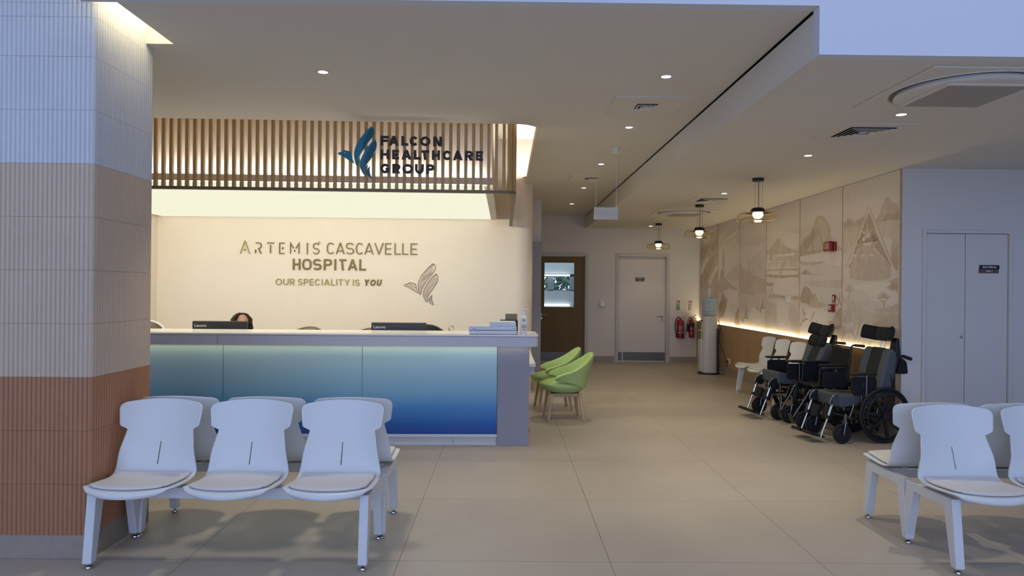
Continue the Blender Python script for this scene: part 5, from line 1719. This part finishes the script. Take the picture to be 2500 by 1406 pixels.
for s in (-1, 1):
    y = s * .205
    MB().tube([(.10, y, .945), (.21, y, .935)], [.016, .018], 10).build('push_handle', M['rubber'], wc, smooth=60)
    MB().prism([(-.31, y - .026), (-.02, y - .03), (.0, y), (-.02, y + .03), (-.31, y + .026)], .708, .735, up).build('arm_pad', M['black'], wc, bevel=.010, bseg=3)
    MB().box(-.30, -.02, y - .004, y + .004, .50, .69).build('side_guard', M['blackfab'], wc, bevel=.002)
    MB().tube(cat_open([(-.37, y * .95, .44), (-.41, y * .95, .43), (-.45, y * .9, .36), (-.60, y * .85, .12)], 5), .011, 8).build('leg_rest_stem', M['dark_chrome'], wc, smooth=60)
    MB(Matrix.Translation((-.60, y * .70, .12)) @ Matrix.Rotation(R(70), 4, 'Y')).box(-.055, .055, -.05, .05, -.005, .005).build('footplate', M['black'], wc, bevel=.004)

# ============================================================ mural panels
MC = {}
def wash(nm, cc):                  # watercolour: the pigment pools and thins out unevenly over the paper
    m = mat(nm, cc, .7)
    nt = m.node_tree
    tc = nt.nodes.new('ShaderNodeTexCoord')
    mp = nt.nodes.new('ShaderNodeMapping')
    mp.inputs['Scale'].default_value = (1, 2.6, 1.5)
    n = nt.nodes.new('ShaderNodeTexNoise')
    n.inputs['Scale'].default_value = 2.6
    n.inputs['Detail'].default_value = 9
    n.inputs['Roughness'].default_value = .62
    n.inputs['Distortion'].default_value = .6
    r = nt.nodes.new('ShaderNodeValToRGB')
    pp = (.76, .70, .64)
    el = r.color_ramp.elements
    el[0].position, el[1].position = .32, .68
    el[0].color = (*[a * .55 + b * .45 for a, b in zip(cc, pp)], 1)
    el[1].color = (*[a * (.90 if nm not in ('mural_paper', 'mural_pale') else .93) for a in cc], 1)
    e = el.new(.5)
    e.color = (*cc, 1)
    nt.links.new(tc.outputs['Object'], mp.inputs['Vector'])
    nt.links.new(mp.outputs['Vector'], n.inputs['Vector'])
    nt.links.new(n.outputs['Fac'], r.inputs['Fac'])
    nt.links.new(r.outputs['Color'], nt.nodes['Principled BSDF'].inputs['Base Color'])
    return m
for k, (nm, cc) in {'paper': ('mural_paper', (.76, .70, .64)), 'm': ('mural_sepia', (.63, .535, .44)), 'd': ('mural_dark_sepia', (.53, .43, .325)), 'h': ('mural_pale', (.82, .765, .70)), 'g': ('mural_haze', (.695, .625, .555)), 'l': ('mural_tan', (.68, .595, .50)), 'w': ('mural_cream', (.79, .72, .63)), 'k': ('mural_branch', (.36, .265, .19)), 'b': ('mural_brown', (.47, .345, .22))}.items():
    MC[k] = wash(nm, cc)
MCK = list(MC)
PB = [15.30, 13.973, 12.686, 11.394, 10.096, 8.816, 7.52]
MLAB = ['farthest mural panel with streaked dark rock, beside the white back wall', 'mural panel with a tall thin tower on a rocky hill', 'mural panel with a hazy ridge and small pines at its foot', 'mural panel with terraced walkways below a pointed mountain', 'mural panel with a large bell shaped mountain and bare branches', 'nearest mural panel with a pointed thatched lodge and flat topped trees']
for p in range(6):
    y1, y0 = PB[p] - .005, PB[p + 1] + .005
    t = thing('mural_panel', MLAB[p], 'mural', (4.139, (y0 + y1) / 2, .89), group='sepia landscape mural panels')
    cy = (y0 + y1) / 2
    mb = MB()
    mb.box(-.008, 0, y0 - cy, y1 - cy, .0, ZL - .895)
    k = 0
    for (pan, kind, colr, w, pts) in MURAL:
        if pan != p:
            continue
        k += 1
        mb.k = MCK.index(colr)
        d = -.0082 - k * .00004
        pts = [(y - cy, z - .89) for y, z in pts]
        if kind == 'l':
            qs = cat_open(pts, 5) if len(pts) > 2 else pts
            stroke(mb, [(a, b) for a, b in qs], w, d, d + .00001, lambda a, b, dd: (dd, a, b))
        else:
            q2 = cat_closed(pts, 4) if kind == 'p' else pts
            lo, hi = y0 - cy + .004, y1 - cy - .004
            q2 = [(min(max(a, lo), hi), min(max(b, .01), ZL - .91)) for a, b in q2]
            mb._add([(d, a, b) for a, b in q2], [tuple(range(len(q2)))])
    mb.build('printed_sheet', [MC[k_] for k_ in MCK], t)
    MB().box(-.014, 0, y0 - cy - .008, y0 - cy, 0, ZL - .895).build('edge_strip', M['leg_oak'], t)
    if p == 5:
        small_text('Casela', .125, .00002, MC['k'], t, (-.0145, 8.165 - cy, 2.15 - .89), (R(90), 0, R(-90)), 'painted_lettering', bold=.0, sx=1.15)

# ============================================================ wall fittings
fa = thing('fire_alarm', 'red fire alarm sounder on the mural panel with the bell shaped mountain', 'alarm', (4.127, 9.07, 2.115))
MB().box(-.03, 0, -.105, .105, -.058, .058).build('base', M['red'], fa, bevel=.01, bseg=3)
MB().box(-.085, -.03, -.10, .10, -.064, .064).build('body', M['red'], fa, bevel=.022, bseg=4)
c = MB()
for k in range(5):
    c.box(-.0865, -.085, .045, .085, -.04 + k * .018, -.034 + k * .018)
c.build('sound_slots', M['black'], fa)
cp = thing('fire_call_point', 'small red break glass call point low on the mural', 'alarm', (4.127, 9.045, 1.34))
MB().box(-.045, 0, -.048, .048, -.048, .048).build('housing', M['red'], cp, bevel=.005)
fc = MB().box(-.047, -.045, -.028, .030, -.022, .030).build('press_plate', M['signwhite'], cp)
MB().box(-.048, -.047, -.006, .006, -.010, .014).build('dot_mark', M['navy'], fc)
cs = thing('fire_action_sign', 'small red and white sign above the call point on the mural', 'sign', (4.127, 9.03, 1.456))
MB().box(-.003, 0, -.045, .045, -.052, .052).build('sign_plate', M['redsign'], cs)
c = MB()
c.box(-.0038, -.003, -.012, .012, -.02, .035).box(-.0038, -.003, .018, .03, -.02, .03).box(-.0038, -.003, -.034, .034, -.044, -.034)
c.build('white_symbol', M['signwhite'], cs)
for k, y in enumerate((10.43, 10.53)):
    s_ = thing('light_switch', ['white light switch plate on the terraced mural panel, right of the pair', 'white light switch plate on the terraced mural panel, left of the pair'][k], 'switch', (4.127, y, 1.44), group='paired switch plates on the mural')
    MB().box(-.009, 0, -.043, .043, -.043, .043).build('plate', M['signwhite'], s_, bevel=.003)
    MB().box(-.013, -.009, -.014, .014, -.02, .02).build('rocker', M['signwhite'], s_, bevel=.002)
so = thing('wall_socket', 'white wall socket with a black plug low on the wood dado', 'socket', (XW, 13.11, .265))
MB().box(-.010, 0, -.07, .07, -.045, .045).build('plate', M['signwhite'], so, bevel=.003)
MB().box(-.045, -.010, .0, .042, -.035, .012).build('plug', M['black'], so, bevel=.006)

wd_ = thing('wall_dispenser', 'small white rounded dispenser on the back wall between the two doors', 'dispenser', (2.07, YB, 1.235))
MB().box(-.055, .055, -.02, 0, -.06, .085).build('back_plate', M['signwhite'], wd_, bevel=.012, bseg=3)
MB().lathe([(.0, -.02), (.05, -.02), (.062, -.05), (.05, -.085), (.0, -.09)], 28, (0, 0, -.005), 'y').build('round_cover', M['signwhite'], wd_, smooth=50)

def plate_sign(name, label, loc, w, h, lines, sz):
    t = thing(name, label, 'sign', loc)
    MB().box(-w / 2, w / 2, -.012, 0, -h / 2, h * .05).build('lower_plate', M['taupe'], t, bevel=.002)
    MB().box(-w / 2 + .006, w / 2 + .004, -.016, -.001, h * -.02, h / 2).build('upper_plate', M['navy'], t, bevel=.002)
    small_text(lines[0], sz, .0004, M['signwhite'], t, (.004, -.0166, h * .23), FACE_CAM, 'lettering', bold=.0006)
    small_text(lines[1], sz * .8, .0004, M['signwhite'], t, (.004, -.0128 if True else 0, -h * .26), FACE_CAM, 'lettering', bold=.0003)
plate_sign('door_sign', 'small dark door plate reading ELECTRICAL RISER 1 on the cupboard door', (5.045, YE, 1.797), .205, .084, ('ELECTRICAL', 'RISER 1'), .027)
plate_sign('door_sign', 'small dark plate on the white back door', (2.875, YB + .05, 1.767), .19, .08, ('ELECTRICAL', 'ROOM'), .024)

def extinguisher(x, label, r, h, kind):
    t = thing('fire_extinguisher', label, 'fire extinguisher', (x, YB - .10, .545), group='fire extinguishers on the back wall')
    prof = [(.0, 0), (r * .8, 0), (r, .012), (r, h - r * .6), (r * .86, h - r * .28), (r * .5, h - .008), (.020, h), (.018, h + .03)] 
    MB().lathe(prof, 28).build('cylinder', M['red'], t, smooth=40)
    if kind == 'foam':
        MB().lathe([(r + .006, -.012), (r + .006, .012), (r, .014)], 28).build('base_ring', M['red'], t, smooth=40)
        lb = MB()
        for z, w in ((.235, .05), (.215, .045), (.19, .05), (.165, .04)):
            lb.prism([((r + .001) * math.sin(R(a)), -(r + .001) * math.cos(R(a))) for a in range(-40, 41, 10)] + [((r + .002) * math.sin(R(a)), -(r + .002) * math.cos(R(a))) for a in range(40, -41, -10)], z, z + .006, up)
        for k in (-28, 0, 28):
            lb.prism([((r + .001) * math.sin(R(a + k)), -(r + .001) * math.cos(R(a + k))) for a in range(-10, 11, 5)] + [((r + .002) * math.sin(R(a + k)), -(r + .002) * math.cos(R(a + k))) for a in range(10, -11, -5)], .095, .122, up)
        lb.build('label_print', M['creamsign'], t)
        MB().tube(cat_open([(-.01, 0, h + .035), (-.06, 0, h + .03), (-.105, -.01, h - .06), (-.11, -.015, .20), (-.09, -.02, .06)], 8), .011, 8).build('hose', M['rubber'], t, smooth=60)
        MB().tube([(-.09, -.02, .06), (-.08, -.02, .01)], [.013, .016], 10).build('nozzle', M['black'], t, smooth=60)
    else:
        lb = MB()
        lb.prism([((r + .001) * math.sin(R(a)), -(r + .001) * math.cos(R(a))) for a in range(-70, 71, 10)] + [((r + .002) * math.sin(R(a)), -(r + .002) * math.cos(R(a))) for a in range(70, -71, -10)], .235, .315, up)
        lb.build('black_band', M['black'], t)
        lb = MB()
        for z in (.20, .175, .09):
            lb.prism([((r + .001) * math.sin(R(a)), -(r + .001) * math.cos(R(a))) for a in range(-40, 41, 10)] + [((r + .002) * math.sin(R(a)), -(r + .002) * math.cos(R(a))) for a in range(40, -41, -10)], z, z + .008, up)
        lb.build('label_print', M['creamsign'], t)
        MB().tube(cat_open([(-.01, 0, h + .035), (-.05, 0, h + .03), (-.078, 0, h - .05), (-.08, 0, .26)], 8), .008, 8).build('hose', M['rubber'], t, smooth=60)
        MB().tube([(-.08, 0, .30), (-.08, 0, .26), (-.08, 0, .12)], [.012, .022, .027], 14).build('horn', M['black'], t, smooth=60)
    MB().tube([(0, 0, h + .02), (0, 0, h + .055)], .016, 12).build('valve', M['steel'], t, smooth=60)
    MB().tube([(-.02, 0, h + .05), (.03, 0, h + .055), (.10, 0, h + .095)], .007, 8).build('lever', M['steel'] if kind == 'foam' else M['black'], t, smooth=60)
    MB().tube([(-.01, 0, h + .04), (.04, 0, h + .035), (.105, 0, h + .02)], .007, 8).build('carry_handle', M['steel'] if kind == 'foam' else M['black'], t, smooth=60)
    MB().box(-.02, .02, r - .005, .10, h * .55, h * .62).build('wall_bracket', M['black'], t)
extinguisher(3.715, 'red fire extinguisher with a long hose, nearer the white door', .076, .385, 'foam')
extinguisher(3.952, 'slim red fire extinguisher with a black horn, nearer the water cooler', .055, .385, 'gas')
for k, (x, s_) in enumerate(((3.69, 'small red and green sign above the left fire extinguisher'), (3.943, 'small red and cream sign above the right fire extinguisher'))):
    t = thing('extinguisher_sign', s_, 'sign', (x, YB, 1.22))
    MB().box(-.036, .036, -.003, 0, .018, .10).build('red_plate', M['redsign'], t)
    MB().box(-.036, .036, -.003, 0, -.10, .010).build('lower_plate', M['greensign'] if k == 0 else M['creamsign'], t)
    c = MB()
    c.box(-.028, -.008, -.004, -.003, .03, .088).box(.006, .026, -.004, -.003, .026, .06).box(.012, .020, -.004, -.003, .06, .085)
    c.build('white_symbol', M['signwhite'], t)
    c = MB()
    for q in range(4):
        c.box(-.030, -.012, -.004, -.003, -.088 + q * .024, -.074 + q * .024)
    c.build('print_marks', M['shadowgap'], t)

wcl = thing('water_cooler', 'tall white water cooler at the back corner beside the extinguishers', 'water cooler', (3.80, 13.40, 0))
MB().lathe([(.0, 0), (.205, 0), (.205, .018), (.18, .03), (.0, .03)], 36).build('base', M['black'], wcl, smooth=40)
def sq_ring(rx, ry, z, n=36, e=.75):
    return [(rx * math.copysign(abs(math.cos(2 * PI * j / n)) ** e, math.cos(2 * PI * j / n)), ry * math.copysign(abs(math.sin(2 * PI * j / n)) ** e, math.sin(2 * PI * j / n)), z) for j in range(n)]
def loft(mb, rings):
    n = len(rings[0])
    vs = [p for r_ in rings for p in r_]
    fs = [(i * n + j, i * n + (j + 1) % n, (i + 1) * n + (j + 1) % n, (i + 1) * n + j) for i in range(len(rings) - 1) for j in range(n)]
    fs += [tuple(range(n - 1, -1, -1)), tuple(range((len(rings) - 1) * n, len(rings) * n))]
    mb._add(vs, fs)
    return mb
loft(MB(), [sq_ring(.150, .150, .03), sq_ring(.152, .152, .10), sq_ring(.143, .145, .62), sq_ring(.140, .142, 1.06), sq_ring(.130, .132, 1.075)]).build('body', M['cooler'], wcl, smooth=40)
MB().box(-.185, -.10, -.10, .10, .05, .64).build('lower_front', M['cooler'], wcl, bevel=.02, bseg=3)
MB().box(-.19, -.13, -.085, .085, .795, .812).build('tap_shelf', M['cooler'], wcl, bevel=.004)
for y in (-.05, .05):
    MB().tube([(-.13, y, .99), (-.165, y, .985), (-.17, y, .95)], [.012, .010, .009], 8).build('tap', M['black'], wcl, smooth=60)
MB().box(.11, .150, -.148, -.138, .04, .85).build('back_strip', M['black'], wcl)
MB().lathe([(.0, 1.07), (.06, 1.07), (.12, 1.082), (.138, 1.095), (.140, 1.108), (.126, 1.116), (.126, 1.122), (.140, 1.130), (.140, 1.148), (.126, 1.156), (.126, 1.162), (.140, 1.172), (.140, 1.19), (.124, 1.20), (.126, 1.30), (.140, 1.31), (.140, 1.335), (.128, 1.343), (.128, 1.349), (.138, 1.36), (.138, 1.395), (.122, 1.413), (.0, 1.415)], 40).build('water_bottle', M['jug'], wcl, smooth=50)
for k in range(6):
    a = R(-100 + 36 * k)
    MB().tube([(.128 * math.cos(a), .128 * math.sin(a), 1.205), (.131 * math.cos(a), .131 * math.sin(a), 1.30)], .010, 8).build('bottle_rib', M['jug'], wcl, smooth=60)
cups = thing('cup_stack', 'stack of white paper cups upside down on the water cooler bottle', 'cups', (3.795, 13.38, 1.415))
c = MB().lathe([(.0, 0), (.040, 0), (.042, .004), (.040, .01), (.036, .06), (.032, .165), (.030, .172), (.0, .172)], 28)
c.build('cup_sleeve', M['cooler'], cups, smooth=40)
c = MB()
for k in range(6):
    c.torus((0, 0, .012 + k * .010), .0402 - k * .0006, .0016, 'z', 28, 6)
c.build('cup_rims', M['cooler'], cups, smooth=60)
cb = MB().tube(cat_open([(3.95, 13.34, 1.0), (3.985, 13.33, .85), (3.965, 13.30, .62), (4.02, 13.2, .38), (4.04, 13.14, .20), (4.055, 13.12, .16), (4.062, 13.125, .21)], 8), .005, 8).build('power_cable', M['rubber'], smooth=60)
tag(cb, 'thin black power cable from the water cooler to the wall socket', 'cable')
cb = MB().tube(cat_open([(3.955, 13.36, 1.0), (4.0, 13.36, .86), (4.01, 13.34, .6), (3.99, 13.33, .3), (3.975, 13.34, .05), (3.98, 13.33, .006), (4.03, 13.22, .006)], 8), .0045, 8).build('power_cable', M['rubber'], smooth=60)
tag(cb, 'thin black cable hanging straight down behind the water cooler', 'cable')
